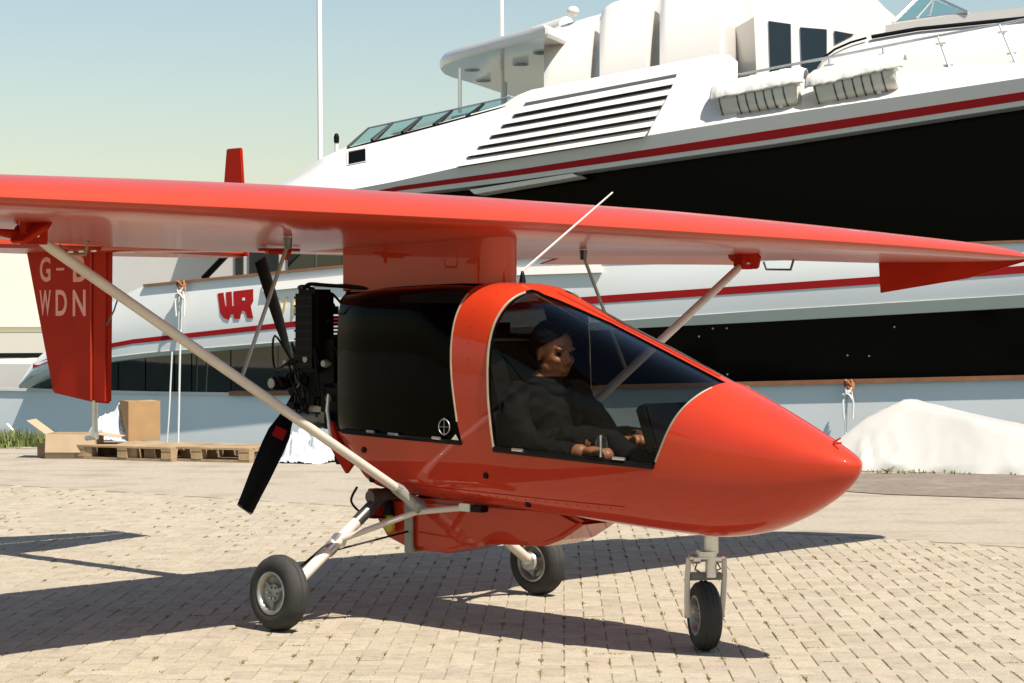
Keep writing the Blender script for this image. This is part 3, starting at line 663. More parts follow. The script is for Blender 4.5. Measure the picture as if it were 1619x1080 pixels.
rope('mooring_rope', [(286, 447, -.52), (286, 480, -.50), (284.5, 560, -.46), (283, 640, -.42), (281.5, 704, -.4)], 0.019, 'taut white rope hanging from the knot on the stern cap rail', knot=(286, 449, -.55))
rope('mooring_rope', [(272, 556, -.42), (270, 600, -.42), (267, 660, -.42), (263.5, 704, -.4)], 0.014, 'thinner white rope just left of the knotted one at the yacht stern')
rope('mooring_rope', [(1341, 603, -.16), (1339, 630, -.16), (1337.5, 665, -.16), (1336, 715, -.16)], 0.017, 'knotted white rope hanging from the teak strake above the tarpaulin', knot=(1341, 606, -.2))
# ------------------------------------------------------------------ building far left
bl = empty('harbour_building', (-15.5, 64, 0), R(26))
tag(bl, 'long cream harbour building with ribbed lower wall behind the yacht stern', 'building')
mbx = MB(); mbx.box((0, 4, 2.95), (16, 8, 3.1)); mbx.build('upper_wall', 'bwall', bl)
mbx = MB(); mbx.box((0, 3.9, 0.9), (16.1, 8.0, 0.62)); mbx.build('fascia', 'bwall_shade', bl)  # lower band of the cream wall, its shade painted in as grey
mbx = MB(); mbx.box((0, 4.1, 0.42), (15.8, 7.9, 0.34)); ws_ = mbx.build('window_strip', 'yacht_green', bl)
for i in range(12):
    mbx = MB(); mbx.box((-7 + i * 1.3, 0.12, 0.36), (0.55 + 0.5 * (i % 3), 0.06, 0.16)); mbx.build('blind', 'yacht', ws_)
mbx = MB()
for i in range(80): mbx.box((-7.9 + i * 0.2, 0.05 + 0.03 * (i % 2), -0.05), (0.2, 0.2, 0.6))
mbx.build('ribbed_wall', 'bsteel', bl)
mbx = MB(); mbx.box((0, 0, -0.42), (16, 0.3, 0.07)); mbx.build('ledge', 'teak', bl)
mbx = MB(); mbx.box((0, 4, -2.2), (16, 8, 3.4)); mbx.build('base_wall', 'bwall', bl)

# ------------------------------------------------------------------ aircraft (local x forward, y to its left, z up)
AX, AY = -0.452, 9.7528
ac = empty('light_aircraft', (AX, AY, 0), -PSI)
tag(ac, 'small red high wing pusher aircraft with tinted canopy parked on the brick pavement', 'aircraft')
fwd = Vector((math.cos(PSI), -math.sin(PSI))); lft = Vector((math.sin(PSI), math.cos(PSI)))
st = [(-.27, .80, 1.12, 1.515, .285), (-.15, .675, 1.12, 1.525, .310), (-.05, .595, 1.12, 1.535, .322), (.3, .565, 1.12, 1.545, .335), (.62, .555, 1.11, 1.55, .338), (.76, .55, 1.10, 1.542, .338),
      (.9, .542, 1.06, 1.498, .338), (1.2, .525, .99, 1.38, .333), (1.5, .503, .93, 1.262, .318), (1.7, .49, .885, 1.182, .298), (1.84, .485, .86, 1.126, .278),
      (2.0, .505, .84, 1.060, .245), (2.2, .575, .82, .970, .185), (2.34, .650, .81, .903, .130), (2.43, .715, .808, .856, .082), (2.47, .762, .807, .830, .042), (2.485, .80, .806, .812, .008)]
fb_, f0_, ft_, fw_ = (pchip([(s[0], s[i]) for s in st]) for i in (1, 2, 3, 4))
nU = pchip([(-.27, 7.0), (.30, 7.0), (.55, 3.2), (.76, 3.0), (1.2, 2.6), (1.84, 2.1), (2.485, 2.0)]); nL = pchip([(-.27, 5.0), (.9, 5.0), (1.5, 3.6), (2.0, 2.4), (2.485, 2.0)])
def pod_y(x, z, off=0.0):
    zb, z0, zt, w = fb_(x) + off, f0_(x), ft_(x) - off, fw_(x) - off
    if z >= z0: t = min(1, (z - z0) / (zt - z0)); return w * max(0, 1 - t ** nU(x)) ** (1 / nU(x))
    t = min(1, (z0 - z) / (z0 - zb)); return w * max(0, 1 - t ** nL(x)) ** (1 / nL(x))
def pod_section(x, off, n=72):
    zb, z0, zt, w = fb_(x) + off, f0_(x), ft_(x) - off, max(.002, fw_(x) - off); zb = min(zb, z0 - .002); zt = max(zt, z0 + .002); out = []
    for j in range(n):
        a = 2 * math.pi * j / n; c, s = math.cos(a), math.sin(a)
        e = 2 / (nU(x) if s >= 0 else nL(x))
        out.append((x, w * math.copysign(abs(c) ** e, c), z0 + (zt - z0 if s >= 0 else z0 - zb) * math.copysign(abs(s) ** e, s)))
    return out
xs_pod = [-.27 + 2.11 * i / 44 for i in range(45)] + [1.84 + .645 * math.sin(math.pi / 2 * i / 26) for i in range(1, 27)]
def pod_closed(off, x0=None, x1=None):
    n = 72; xs = [x for x in xs_pod if (x0 is None or x >= x0) and (x1 is None or x <= x1)]
    if x0 is not None: xs = [x0] + xs
    if x1 is not None: xs = xs + [x1]
    V = []; [V.extend(pod_section(x, off, n)) for x in xs]
    Fc = [(i * n + j, i * n + (j + 1) % n, (i + 1) * n + (j + 1) % n, (i + 1) * n + j) for i in range(len(xs) - 1) for j in range(n)]
    Fc += [tuple(reversed(range(n))), tuple((len(xs) - 1) * n + j for j in range(n))]
    return V, Fc
def shell(off_out, off_in, mi_out, mi_in, x0=None, x1=None, xi0=None, xi1=None):
    mbx = MB(); V, Fc = pod_closed(off_out, x0, x1); mbx.add(V, Fc, mi_out)
    V, Fc = pod_closed(off_in, xi0, xi1); mbx.add(V, [tuple(reversed(f)) for f in Fc], mi_in)
    return mbx
front_poly = [(.832, .812), (1.69, .775), (1.722, .86), (1.755, .93), (1.80, 1.02), (1.87, 1.15), (1.9, 1.7), (.86, 1.7), (.835, 1.45), (.805, 1.34), (.795, 1.22), (.80, 1.05)]
rear_poly = [(-.30, .858), (.635, .832), (.60, .95), (.572, 1.1), (.562, 1.23), (.565, 1.4), (.575, 1.7), (-.30, 1.7)]
def inner_front(x): return 0.11 if x < .84 else max(0.028, 0.11 - (x - .84) * .55)
def win_cut(poly, inner, side, grow=0.0):
    c = (sum(p[0] for p in poly) / len(poly), sum(p[1] for p in poly) / len(poly)); pts = []
    for p in poly:
        d = Vector((p[0] - c[0], p[1] - c[1])); d = d * (1 + grow / d.length); pts.append((c[0] + d.x, c[1] + d.y))
    # refine so the inner edge follows the spine taper
    ref = []
    for i in range(len(pts)):
        a, b = pts[i], pts[(i + 1) % len(pts)]
        k = max(1, int((Vector(b) - Vector(a)).length / 0.12))
        ref += [(a[0] + (b[0] - a[0]) * q / k, a[1] + (b[1] - a[1]) * q / k) for q in range(k)]
    n = len(ref); V = [(p[0], side * max(.012, inner(p[0]) - grow), p[1]) for p in ref] + [(p[0], side * 0.9, p[1]) for p in ref]
    mbx = MB(); mbx.add(V, [tuple(range(n)), tuple(reversed(range(n, 2 * n)))] + [(i, i + n, (i + 1) % n + n, (i + 1) % n) for i in range(n)])
    o = mbx.build('cutter', 'black_int')
    bm = bmesh.new(); bm.from_mesh(o.data); bmesh.ops.triangulate(bm, faces=bm.faces); bm.to_mesh(o.data); bm.free()
    return o
pod = shell(0, 0.016, 0, 1, xi0=-.25, xi1=2.38).build('fuselage_pod', None, None, smooth=False, mats=['red', 'black_int'], recalc=False)
bm = bmesh.new(); bm.from_mesh(pod.data); bm.free()
for poly, inn in ((front_poly, inner_front), (rear_poly, lambda x: 0.13)):
    for s in (-1, 1):
        cu = win_cut(poly, inn, s); boolean(pod, cu, 'DIFFERENCE'); kill(cu)
pod.data.polygons.foreach_set('use_smooth', [True] * len(pod.data.polygons)); pod.data.set_sharp_from_angle(angle=R(32))
pod.parent = ac
for s in (-1, 1):
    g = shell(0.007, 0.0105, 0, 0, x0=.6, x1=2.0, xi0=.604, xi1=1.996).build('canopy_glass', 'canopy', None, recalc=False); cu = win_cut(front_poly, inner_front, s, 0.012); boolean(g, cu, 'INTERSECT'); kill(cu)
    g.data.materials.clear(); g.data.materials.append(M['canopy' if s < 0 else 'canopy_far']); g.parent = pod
    g.data.polygons.foreach_set('material_index', [0] * len(g.data.polygons)); g.data.polygons.foreach_set('use_smooth', [True] * len(g.data.polygons)); g.data.set_sharp_from_angle(angle=R(32))
    g = shell(0.007, 0.0105, 0, 0, x0=-.24, x1=.8, xi0=-.236, xi1=.796).build('rear_window', 'rear_glass', None, recalc=False); cu = win_cut(rear_poly, lambda x: 0.13, s, 0.012); boolean(g, cu, 'INTERSECT'); kill(cu)
    g.data.materials.clear(); g.data.materials.append(M['rear_glass']); g.parent = pod
    g.data.polygons.foreach_set('material_index', [0] * len(g.data.polygons)); g.data.polygons.foreach_set('use_smooth', [True] * len(g.data.polygons)); g.data.set_sharp_from_angle(angle=R(32))
def on_pod(x, z, s=-1, off=0.004): return (x, s * (pod_y(x, z) + off), z)
def edge_strip(name, pts, r, m, parent, s=-1):
    mbx = MB(); mbx.tube([on_pod(x, z, s, 0.001) for x, z in pts], r, 6); return mbx.build(name, m, parent, smooth=True)
for s in (-1, 1):
    hoop = [(.795, 1.05), (.792, 1.22), (.802, 1.34), (.822, 1.43), (.838, 1.475), (.85, 1.50)]
    edge_strip('canopy_edge_trim', catmull([(.828, .815), (.81, .92)] + hoop, 6), .0055, 'white_trim', pod, s)
    edge_strip('rear_edge_trim', catmull([(.605, .93), (.575, 1.1), (.566, 1.23), (.568, 1.36), (.575, 1.44), (.58, 1.495)], 6), .0045, 'white_trim', pod, s)
    edge_strip('nose_edge_trim', catmull([(1.70, .80), (1.745, .90), (1.79, 1.0), (1.83, 1.07), (1.85, 1.10)], 6), .0045, 'white_trim', pod, s)
    # door sills with black rubber and bright hinges
    edge_strip('sill_seal', [(.832 + (1.69 - .832) * i / 10, .812 - .037 * i / 10 + .006) for i in range(11)], .014, 'black', pod, s)
    edge_strip('sill_seal', [(-.19 + .82 * i / 10, .855 - .023 * i / 10 + .006) for i in range(11)], .012, 'black', pod, s)
    for x, z, l in ((.02, .868, .05), (.17, .862, .06), (.46, .855, .05), (1.50, .808, .06), (.95, .822, .06)):
        mbx = MB(); mbx.tube([on_pod(x, z, s, .012), on_pod(x + l, z - .002, s, .012)], .007, 6); mbx.build('hinge', 'alu', pod, smooth=True)
    for x, z in ((-.02, .78), (.10, .625), (-.02, .64), (.77, .70), (.98, .585)):
        mbx = MB(); p = Vector(on_pod(x, z, s, -.004)); mbx.lathe([(0, .012 * s), (.013, .012 * s), (.015, .0)], p, 'y', 14); mbx.build('grommet', 'black', pod, smooth=True)
    # fresh-air vent ring in the rear window and a chrome vent in the canopy
    mbx = MB(); p = Vector(on_pod(.53, .905, s, .006)); mbx.lathe([(.034 + .0025 * math.cos(a), .0025 * math.sin(a)) for a in [q * 1.05 for q in range(6)]], p, 'y', 22, closed=True)
    mbx.box(p, (.06, .003, .002)); mbx.box(p, (.002, .003, .08)); mbx.build('air_vent', 'grey_steel', pod, smooth=True)
    mbx = MB(); p = Vector(on_pod(1.44, .855, s, .01)); mbx.ell(p, (.035, .012, .05), 14, 8); mbx.build('scoop_vent', 'clear_glass', pod, smooth=True)
    mbx = MB(); mbx.box(p + Vector((0.004, -.008 * s * -1, 0)), (.008, .004, .09)); mbx.build('vent_blade', 'alu', pod)
for s in (-1, 1):
    mbx = MB(); q = [on_pod(.625, .84, s, .004), on_pod(.565, .845, s, .004), on_pod(.60, .875, s, .004)]; mbx.add(q, [(0, 1, 2)]); mbx.build('corner_plate', 'alu', pod)
# spine seams on the canopy top
mbx = MB(); mbx.tube([(x, 0, ft_(x) + .002) for x in [.9 + .1 * i for i in range(10)]], .006, 6); mbx.build('spine_bead', 'red', pod, smooth=True)
mbx = MB()
mbx.tube([(2.36, 0.0, .892), (2.39, 0.01, .91)], .004, 6); mbx.tube([(2.375, -.02, .888), (2.42, -.03, .893)], .004, 6); mbx.build('pitot_tube', 'red', pod, smooth=True)
for s in (-1, 1):
    mbx = MB(); mbx.tube([on_pod(.02 + 1.5 * i / 24, .640 - .035 * i / 24, s, .0) for i in range(25)], .0025, 5); mbx.build('panel_seam', 'red_matt', pod)
    mbx = MB()
    for i in range(26): mbx.ell(on_pod(.05 + 1.45 * i / 25, .626 - .034 * i / 25, s, .0), (.004, .002, .004), 6, 4)
    for i in range(9): mbx.ell(on_pod(.70 - .004 * i, .86 + .07 * i, s, .0), (.004, .002, .004), 6, 4)
    mbx.build('rivet_row', 'red_matt', pod)
# cabin fittings
mbx = MB(); mbx.box((.78, 0, .66), (1.6, .54, .03)); mbx.build('cabin_floor', 'black_int', ac)
def seat(x, name):
    e = MB(); e.box((x + .22, 0, .74), (.44, .40, .10)); e.build(name, 'black_int', ac, bevel=.03)
    e = MB(); e.box((x - .06, 0, 1.0), (.09, .42, .58), rot=Matrix.Rotation(R(-14), 3, 'Y')); e.build('seat_back', 'black_int', ac, bevel=.03)
seat(.72, 'front_seat'); seat(.05, 'rear_seat')
mbx = MB(); mbx.box((-.20, 0, 1.12), (.02, .50, .66)); mbx.box((.02, 0, 1.28), (.34, .30, .36)); mbx.build('rear_bulkhead', 'black_int', ac)
mbx = MB(); mbx.box((.25, 0.05, 1.12), (.5, .34, .5)); mbx.build('rear_seat_cover', 'black_int', ac, bevel=.05)
mbx = MB(); mbx.box((1.60, 0, .93), (.06, .48, .20), rot=Matrix.Rotation(R(-20), 3, 'Y')); panel = mbx.build('instrument_panel', 'black', ac, bevel=.01)
for y in (-.14, 0, .14):
    p = Vector((1.565, y, .95)); mbx = MB(); mbx.lathe([(0, -.012), (.034, -.012), (.040, -.004), (.040, .01)], p, 'x', 18); mbx.build('dial', 'steel_dark', panel, smooth=True)
mbx = MB(); mbx.tube([(1.34, .02, .70), (1.33, .02, .80), (1.31, .02, .90)], [.012, .012, .018], 8); mbx.build('control_stick', 'black', ac, smooth=True)
mbx = MB(); mbx.tube(catmull([(.60, .29, 1.25), (.56, .18, 1.27), (.55, 0, 1.275), (.56, -.18, 1.27), (.60, -.29, 1.25)], 4), .022, 8); mbx.build('cross_tube', 'white_trim', ac, smooth=True)
# wing pylon
mbx = MB(); pro = []
for k in range(13):
    a = R(90) - R(180) * k / 12; pro.append((.48 + .125 * math.cos(a), .125 * math.sin(a)))
pro = [(-.40, .105), (.2, .125)] + pro + [(.2, -.125), (-.40, -.105)]
n = len(pro); V = [(x, y, z + (0.012 * x if k else 0)) for k, z in enumerate((1.522, 1.80)) for x, y in pro]
mbx.add(V, [(i, (i + 1) % n, (i + 1) % n + n, i + n) for i in range(n)] + [tuple(range(n)), tuple(range(n, 2 * n))]); py = mbx.build('wing_pylon', 'red', ac, smooth=True)
mbx = MB(); mbx.tube([(.60, .0, 1.53), (.615, 0, 1.60)], .004, 6)
# wing
SPN = 1.072
LE = pchip([(0, .80), (2.5, .80), (3.8, .80), (4.0, .795), (4.12, .76), (4.2, .66)])
TE = pchip([(0, -.95), (1.0, -.95), (1.6, -.84), (2.3, -.60), (3.0, -.33), (3.8, -.10), (4.0, .05), (4.12, .3), (4.2, .56)])
ZL = pchip([(0, 1.815), (2.5, 1.80), (4.0, 1.772), (4.2, 1.765)]); INC = pchip([(0, .055), (4.2, .03)])
TH = pchip([(0, .128), (2.5, .128), (3.8, .13), (4.1, .11), (4.2, .05)])
def foil(n=22):
    up, lo = [], []
    for i in range(n + 1):
        b = math.pi * i / n; c = .5 * (1 - math.cos(b))
        t = 5 * (.2969 * math.sqrt(c) - .126 * c - .3516 * c * c + .2843 * c ** 3 - .1036 * c ** 4)
        cam_ = .035 * (2 * .4 * c - c * c) / .16 if c < .4 else .035 * (1 - .8 + .8 * c - c * c) / .36
        up.append((c, cam_ + t * .5 * 2 * .5, 1)); lo.append((c, cam_ * .9 - t * .5 * .75, -1))
    return up, lo
def wing_pt(y, c, tt, cam_part):
    ay = abs(y); le, te = LE(ay), TE(ay); ch = le - te
    return (le - c * ch, y, ZL(ay) - INC(ay) * c * ch + tt)
def wing_surf(y, c, upper, drop=0.0):
    ay = abs(y); ch = LE(ay) - TE(ay); y *= 1 + (SPN - 1) * min(1, ay / 3)
    t = 5 * (.2969 * math.sqrt(c) - .126 * c - .3516 * c * c + .2843 * c ** 3 - .1036 * c ** 4) * TH(ay)
    cm = .03 * ((.8 * c - c * c) / .16 if c < .4 else (.2 + .8 * c - c * c) / .36)
    z = ch * (cm + t) if upper else ch * (cm * .75 - t * .72)
    return (LE(ay) - c * ch, y, ZL(ay) - INC(ay) * c * ch + z)
ys = [-4.2, -4.19, -4.16, -4.12, -4.06, -3.98, -3.88, -3.76] + [-3.6 + .225 * i for i in range(33)] + [3.76, 3.88, 3.98, 4.06, 4.12, 4.16, 4.19, 4.2]
NC = 24; cs = [.5 * (1 - math.cos(math.pi * i / NC)) for i in range(NC + 1)]
V = []
for y in ys:
    V += [wing_surf(y, c, True) for c in reversed(cs)] + [wing_surf(y, c, False) for c in cs[1:]]
n = 2 * NC + 1
Fc = [(i * n + j, i * n + j + 1, (i + 1) * n + j + 1, (i + 1) * n + j) for i in range(len(ys) - 1) for j in range(n - 1)]
Fc += [(i * n + n - 1, i * n, (i + 1) * n, (i + 1) * n + n - 1) for i in range(len(ys) - 1)] + [tuple(range(n)), tuple((len(ys) - 1) * n + j for j in range(n))]
mbx = MB(); mbx.add(V, Fc); wing = mbx.build('wing', 'red_wing', ac, smooth=True)
for s in (-1, 1):
    # tip plates hanging below the wing tips
    a = [wing_surf(s * 4.10, .04, False), wing_surf(s * 3.98, .5, False), wing_surf(s * 3.80, .98, False)]
    lo = [Vector(a[0]) + Vector((0, 0, -.012)), Vector(a[1]) + Vector((0, s * .02, -.10)), Vector(a[2]) + Vector((0, s * .02, -.185))]
    top = [Vector(p) + Vector((0, 0, .012)) for p in a]; V = top + lo; V += [p + Vector((0, -s * .012, 0)) for p in V]
    mbx = MB(); mbx.add(V, [(0, 1, 4, 3), (1, 2, 5, 4), (6, 9, 10, 7), (7, 10, 11, 8), (3, 4, 10, 9), (4, 5, 11, 10), (2, 8, 11, 5), (0, 3, 9, 6), (0, 6, 7, 1), (1, 7, 8, 2)])
    mbx.build('tip_plate', 'red_matt', ac)
    # drooped aileron edge under the trailing edge
    V = []
    for i in range(9):
        y = 1.75 + 1.2 * i / 8; p = Vector(wing_surf(s * y, .985, False)); V += [p + Vector((.06, 0, .004)), p + Vector((-.10, 0, -.03)), p + Vector((-.10, 0, -.022)), p + Vector((.06, 0, .014))]
    mbx = MB(); mbx.add(V, [(i * 4 + k, i * 4 + (k + 1) % 4, i * 4 + 4 + (k + 1) % 4, i * 4 + 4 + k) for i in range(8) for k in range(4)] + [(0, 1, 2, 3), (32, 33, 34, 35)]); mbx.build('aileron', 'red_wing', ac)
    for y in (1.35, 3.05):
        p = Vector(wing_surf(s * y, .86, False)); mbx = MB()
        mbx.tube([p, p + Vector((-.02, 0, -.055)), p + Vector((-.02, -s * .0, -.06)), p + Vector((-.20, 0, -.055)), p + Vector((-.22, 0, -.01))], .007, 6); mbx.build('aileron_horn', 'steel_dark' if y > 2 else 'white_trim', ac, smooth=True)
    # main lift strut
    top = Vector((.224, s * 2.245, 1.685)); bot = Vector((.265, s * .345, .60))
    mbx = MB(); mbx.tube([bot, bot.lerp(top, .03), bot.lerp(top, .97), top], [.017, .0215, .0215, .017], 14); strut = mbx.build('lift_strut', 'cream_strut', ac, smooth=True)
    d = (top - bot).normalized()
    mbx = MB(); pl_ = [(.30, 2.20, 1.80), (.14, 2.20, 1.80), (.12, 2.27, 1.72), (.18, 2.33, 1.665), (.27, 2.33, 1.665), (.33, 2.27, 1.72)]
    V = [(x, s * y, z) for x, y, z in pl_]; V2 = [(x, s * (y + .02), z + .012) for x, y, z in pl_]
    mbx.add(V + V2, [(0, 1, 2, 3, 4, 5), (11, 10, 9, 8, 7, 6)] + [(i, i + 6, (i + 1) % 6 + 6, (i + 1) % 6) for i in range(6)])
    mbx.box((.224, s * 2.27, 1.735), (.05, .10, .14)); mbx.tube([(.224, s * 2.22, 1.69), (.10, s * 2.42, 1.72)], [.03, .01], 8); mbx.build('strut_fitting', 'red_matt', strut, bevel=.006)
    mbx = MB(); mbx.tube([(.24, s * 2.262, 1.70), (.24, s * 2.32, 1.70)], .012, 8); mbx.tube([(.19, s * 2.262, 1.745), (.19, s * 2.31, 1.745)], .008, 8); mbx.build('bolt', 'alu', strut, smooth=True)
    mbx = MB(); f_ = Vector((.27, s * .345, .585)); mbx.tube([bot + d * .06, bot + d * .02, Vector((.30, s * .30, .545)), Vector((.34, s * .27, .53))], [.026, .03, .022, .018], 8); mbx.box((.30, s * .29, .545), (.09, .05, .05), rot=Matrix.Rotation(R(25), 3, 'Y')); mbx.build('lower_fitting', 'grey_steel', strut, bevel=.005)
    # jury strut
    j0 = bot.lerp(top, .475); j1 = Vector((.20, s * .968, 1.705)); j0 = Vector((.24, s * 1.26, bot.z + (top.z - bot.z) * (1.26 - .345) / 1.9))
    mbx = MB(); mbx.tube([j0, j1], .0085, 8); ju = mbx.build('jury_strut', 'grey_steel', ac, smooth=True)
    mbx = MB(); mbx.tube([j1 + Vector((0, 0, -.02)), j1 + Vector((0, 0, .03))], [.016, .02], 8); mbx.tube([j0 + Vector((-.02, 0, 0)), j0 + Vector((.02, 0, 0))], .012, 8); mbx.build('jury_fitting', 'steel_dark', ju)
    # control fittings near the wing root
    mbx = MB(); p = Vector((-.45, s * .34, 1.715)); mbx.tube([p, p + Vector((0, s * .25, -.005))], .008, 6); mbx.tube([p + Vector((0, s * .08, .02)), p + Vector((0, s * .08, -.05))], .01, 6); mbx.tube([p + Vector((0, s * .06, -.012)), p + Vector((0, s * .2, -.012))], .014, 6); mbx.build('flap_linkage', 'red', ac, smooth=True)
# aerial
mbx = MB(); mbx.lathe([(0, 0), (.017, 0), (.012, .03), (.006, .055), (0, .06)], (.69, -.005, 1.545), 'z', 12); aeb = mbx.build('aerial_base', 'black', ac, smooth=True)
mbx = MB(); mbx.tube([(.69, -.005, 1.60), (.98, .28, 1.955)], [.006, .004], 6); mbx.build('aerial_whip', 'mast', aeb, smooth=True)
# tail boom, tailplane, fins
mbx = MB(); mbx.tube([(-.35, 0, 1.775), (-1.2, 0, 1.80), (-3.0, 0, 1.82)], [.075, .065, .05], 16); mbx.build('tail_boom', 'red', ac, smooth=True)
def plate(poly, y, t, name, m, parent=ac, plane='xz', bevel=.006):
    mbx = MB(); mbx.prism(poly, y - t / 2, y + t / 2, plane=plane); return mbx.build(name, m, parent, bevel=bevel)
tp = plate([(-2.45, -.02), (-2.46, .25), (-2.74, 1.21), (-2.98, 1.23), (-2.98, -1.23), (-2.74, -1.21), (-2.46, -.25)], 1.80, .05, 'tailplane', 'red_wing', plane='xy', bevel=.02)
plate([(-3.0, 1.23), (-3.16, 1.20), (-3.36, .5), (-3.36, -.5), (-3.16, -1.20), (-3.0, -1.23)], 1.795, .032, 'elevator', 'red_wing', plane='xy', bevel=.01)
for s in (-1, 1): plate([(-2.70, 1.78), (-2.76, 2.44), (-2.90, 2.44), (-2.98, 1.78)], s * 1.20, .02, 'tip_fin', 'red_matt')
fin_ = plate([(-2.432, 1.795), (-2.575, 1.795), (-2.575, .93), (-2.445, .925)], 0, .045, 'fin', 'red_matt', bevel=.012)
rud = plate([(-2.582, 1.79), (-3.235, 1.79), (-2.965, .975), (-2.582, .93)], 0, .036, 'rudder', 'red_matt', bevel=.008)
mbx = MB(); mbx.tube([(-2.578, -.026, 1.78), (-2.578, -.026, .94)], .006, 6); mbx.build('hinge_line', 'red', fin_, smooth=True)
mbx = MB(); mbx.tube([(-2.578, 0, .94), (-2.578, 0, .80), (-2.58, 0, .735)], [.016, .016, .022], 8); mbx.tube([(-2.56, 0, .735), (-2.66, 0, .725)], .014, 8); mbx.build('tail_skid', 'alu', fin_, smooth=True)
mbx = MB(); mbx.tube([(-2.44, -.02, 1.36), (-2.36, -.03, 1.44), (-2.3, -.03, 1.55)], .005, 6); mbx.build('rudder_cable', 'steel_dark', fin_)
for k in (-2.50, -2.62, -2.72):
    mbx = MB(); mbx.tube([(k, -.04, 1.775), (k - .05, -.04, 1.775)], .009, 6); mbx.build('hinge', 'alu', fin_)
def letter(txt, x0, x1, z0, z1):
    me = text_mesh(txt, 1.0, 0.0, 0.022); xs_ = [q.co.x for q in me.vertices]; ys_ = [q.co.y for q in me.vertices]
    for q in me.vertices:
        tx = (q.co.x - min(xs_)) / (max(xs_) - min(xs_)); ty = (q.co.y - min(ys_)) / (max(ys_) - min(ys_))
        q.co = (x0 + (x1 - x0) * tx, -.0195, z0 + (z1 - z0) * ty)
    return objm('registration_letter', me, 'letter', rud)
# letters read from the aircraft's right side (nose to the right)
def fx(px, py): # rudder plane x from the photograph's column
    r = (px - 809.5) / F; Zz = (0 + AX * lft.x + AY * lft.y) / (r * lft.x + lft.y); X = Zz * r
    return (X - AX) * fwd.x + (Zz - AY) * fwd.y, CH - (py - HZ) / F * Zz
for ch_, a, b, t_, bo in (('G', 67.5, 84.5, 407, 446), ('-', 93.5, 106, 424, 428), ('B', 120, 140, 404.5, 446), ('W', 67, 85, 459, 499), ('D', 92.5, 110.5, 458.5, 499.5), ('N', 119.5, 140, 458.5, 500)):
    x0, z0 = fx(a, bo); x1, _ = fx(b, bo); _, z1 = fx(a, t_); letter(ch_, x0, x1, z0, z1)
# belly pannier with strap
bp = [(-.18, .55), (-.15, .44), (-.08, .36), (.08, .312), (.32, .310), (.46, .345), (.62, .375), (.92, .385), (1.02, .42), (1.17, .505), (1.0, .56)]
mbx = MB(); mbx.prism(bp, -.13, .13); mbx.build('belly_pannier', 'red', ac, bevel=.02)
mbx = MB(); mbx.box((.10, -.145, .425), (.055, .012, .25)); mbx.box((.10, .145, .425), (.055, .012, .25)); mbx.box((.10, 0, .303), (.055, .30, .01)); mbx.build('pannier_strap', 'grey_steel', ac, bevel=.003)
mbx = MB(); mbx.ell((-.02, -.16, .43), (.035, .03, .045), 12, 8); fl = mbx.build('fuel_filter', 'yellow', ac, smooth=True)
mbx = MB(); mbx.tube([(-.02, -.16, .47), (-.02, -.16, .52), (-.04, -.14, .58)], [.028, .02, .012], 10); mbx.build('filter_cap', 'black', fl, smooth=True)
mbx = MB(); mbx.tube(catmull([(-.12, -.27, .60), (-.16, -.27, .53), (-.10, -.24, .47), (.0, -.2, .46)], 6), .006, 6); mbx.build('overflow_hose', 'black', ac, smooth=True)
mbx = MB(); mbx.box((-.09, -.18, .52), (.05, .06, .14)); mbx.build('hose_bracket', 'red_matt', ac, bevel=.004)
# main gear
def lathe_tyre(R_, w, name, parent, c):
    prof = []; n = 20
    for i in range(n + 1):
        a = -R(118) + R(236) * i / n
        rr = R_ - w * .46 + w * .46 * math.cos(a) ; hh = w * .5 * math.sin(a)
        if abs(math.sin(a)) < .72 and i % 2 == 0: rr -= .005
        prof.append((rr, hh))
    mbx = MB(); mbx.lathe(prof + [(R_ - w * .80, w * .36), (R_ - w * .80, -w * .36)], c, 'y', 48, closed=True); return mbx.build(name, 'rubber', parent, smooth=True)
def wheel(name, loc, R_, w, parent=ac, rz=0.0, cam_=0.0):
    e = empty(name, loc, rz); e.parent = parent; e.rotation_euler = (cam_, 0, rz)
    lathe_tyre(R_, w, 'tyre', e, (0, 0, 0))
    r0 = R_ - w * .80
    for s in (-1, 1):
        mbx = MB(); mbx.lathe([(r0 + .006, s * w * .36), (r0 + .012, s * w * .46), (r0 + .004, s * w * .48), (r0 - .006, s * w * .40), (r0 - .012, s * w * .22), (r0 * .52, s * w * .16), (r0 * .46, s * w * .30), (r0 * .22, s * w * .34), (0, s * w * .34)], (0, 0, 0), 'y', 36)
        rim = mbx.build('rim', 'rim', e, smooth=True)
        mbx = MB()
        for k in range(3):
            a = k * 2.094 + .4; mbx.box((math.cos(a) * r0 * .7, s * w * .24, math.sin(a) * r0 * .7), (r0 * .55, w * .10, .016), rot=Matrix.Rotation(-a, 3, 'Y'))
        for k in range(6):
            a = k * 1.047; mbx.lathe([(0, s * .008), (.006, s * .008), (.006, 0)], (math.cos(a) * r0 * .34, s * w * .35, math.sin(a) * r0 * .34), 'y', 6)
        mbx.build('spoke', 'grey_steel', rim)
    return e
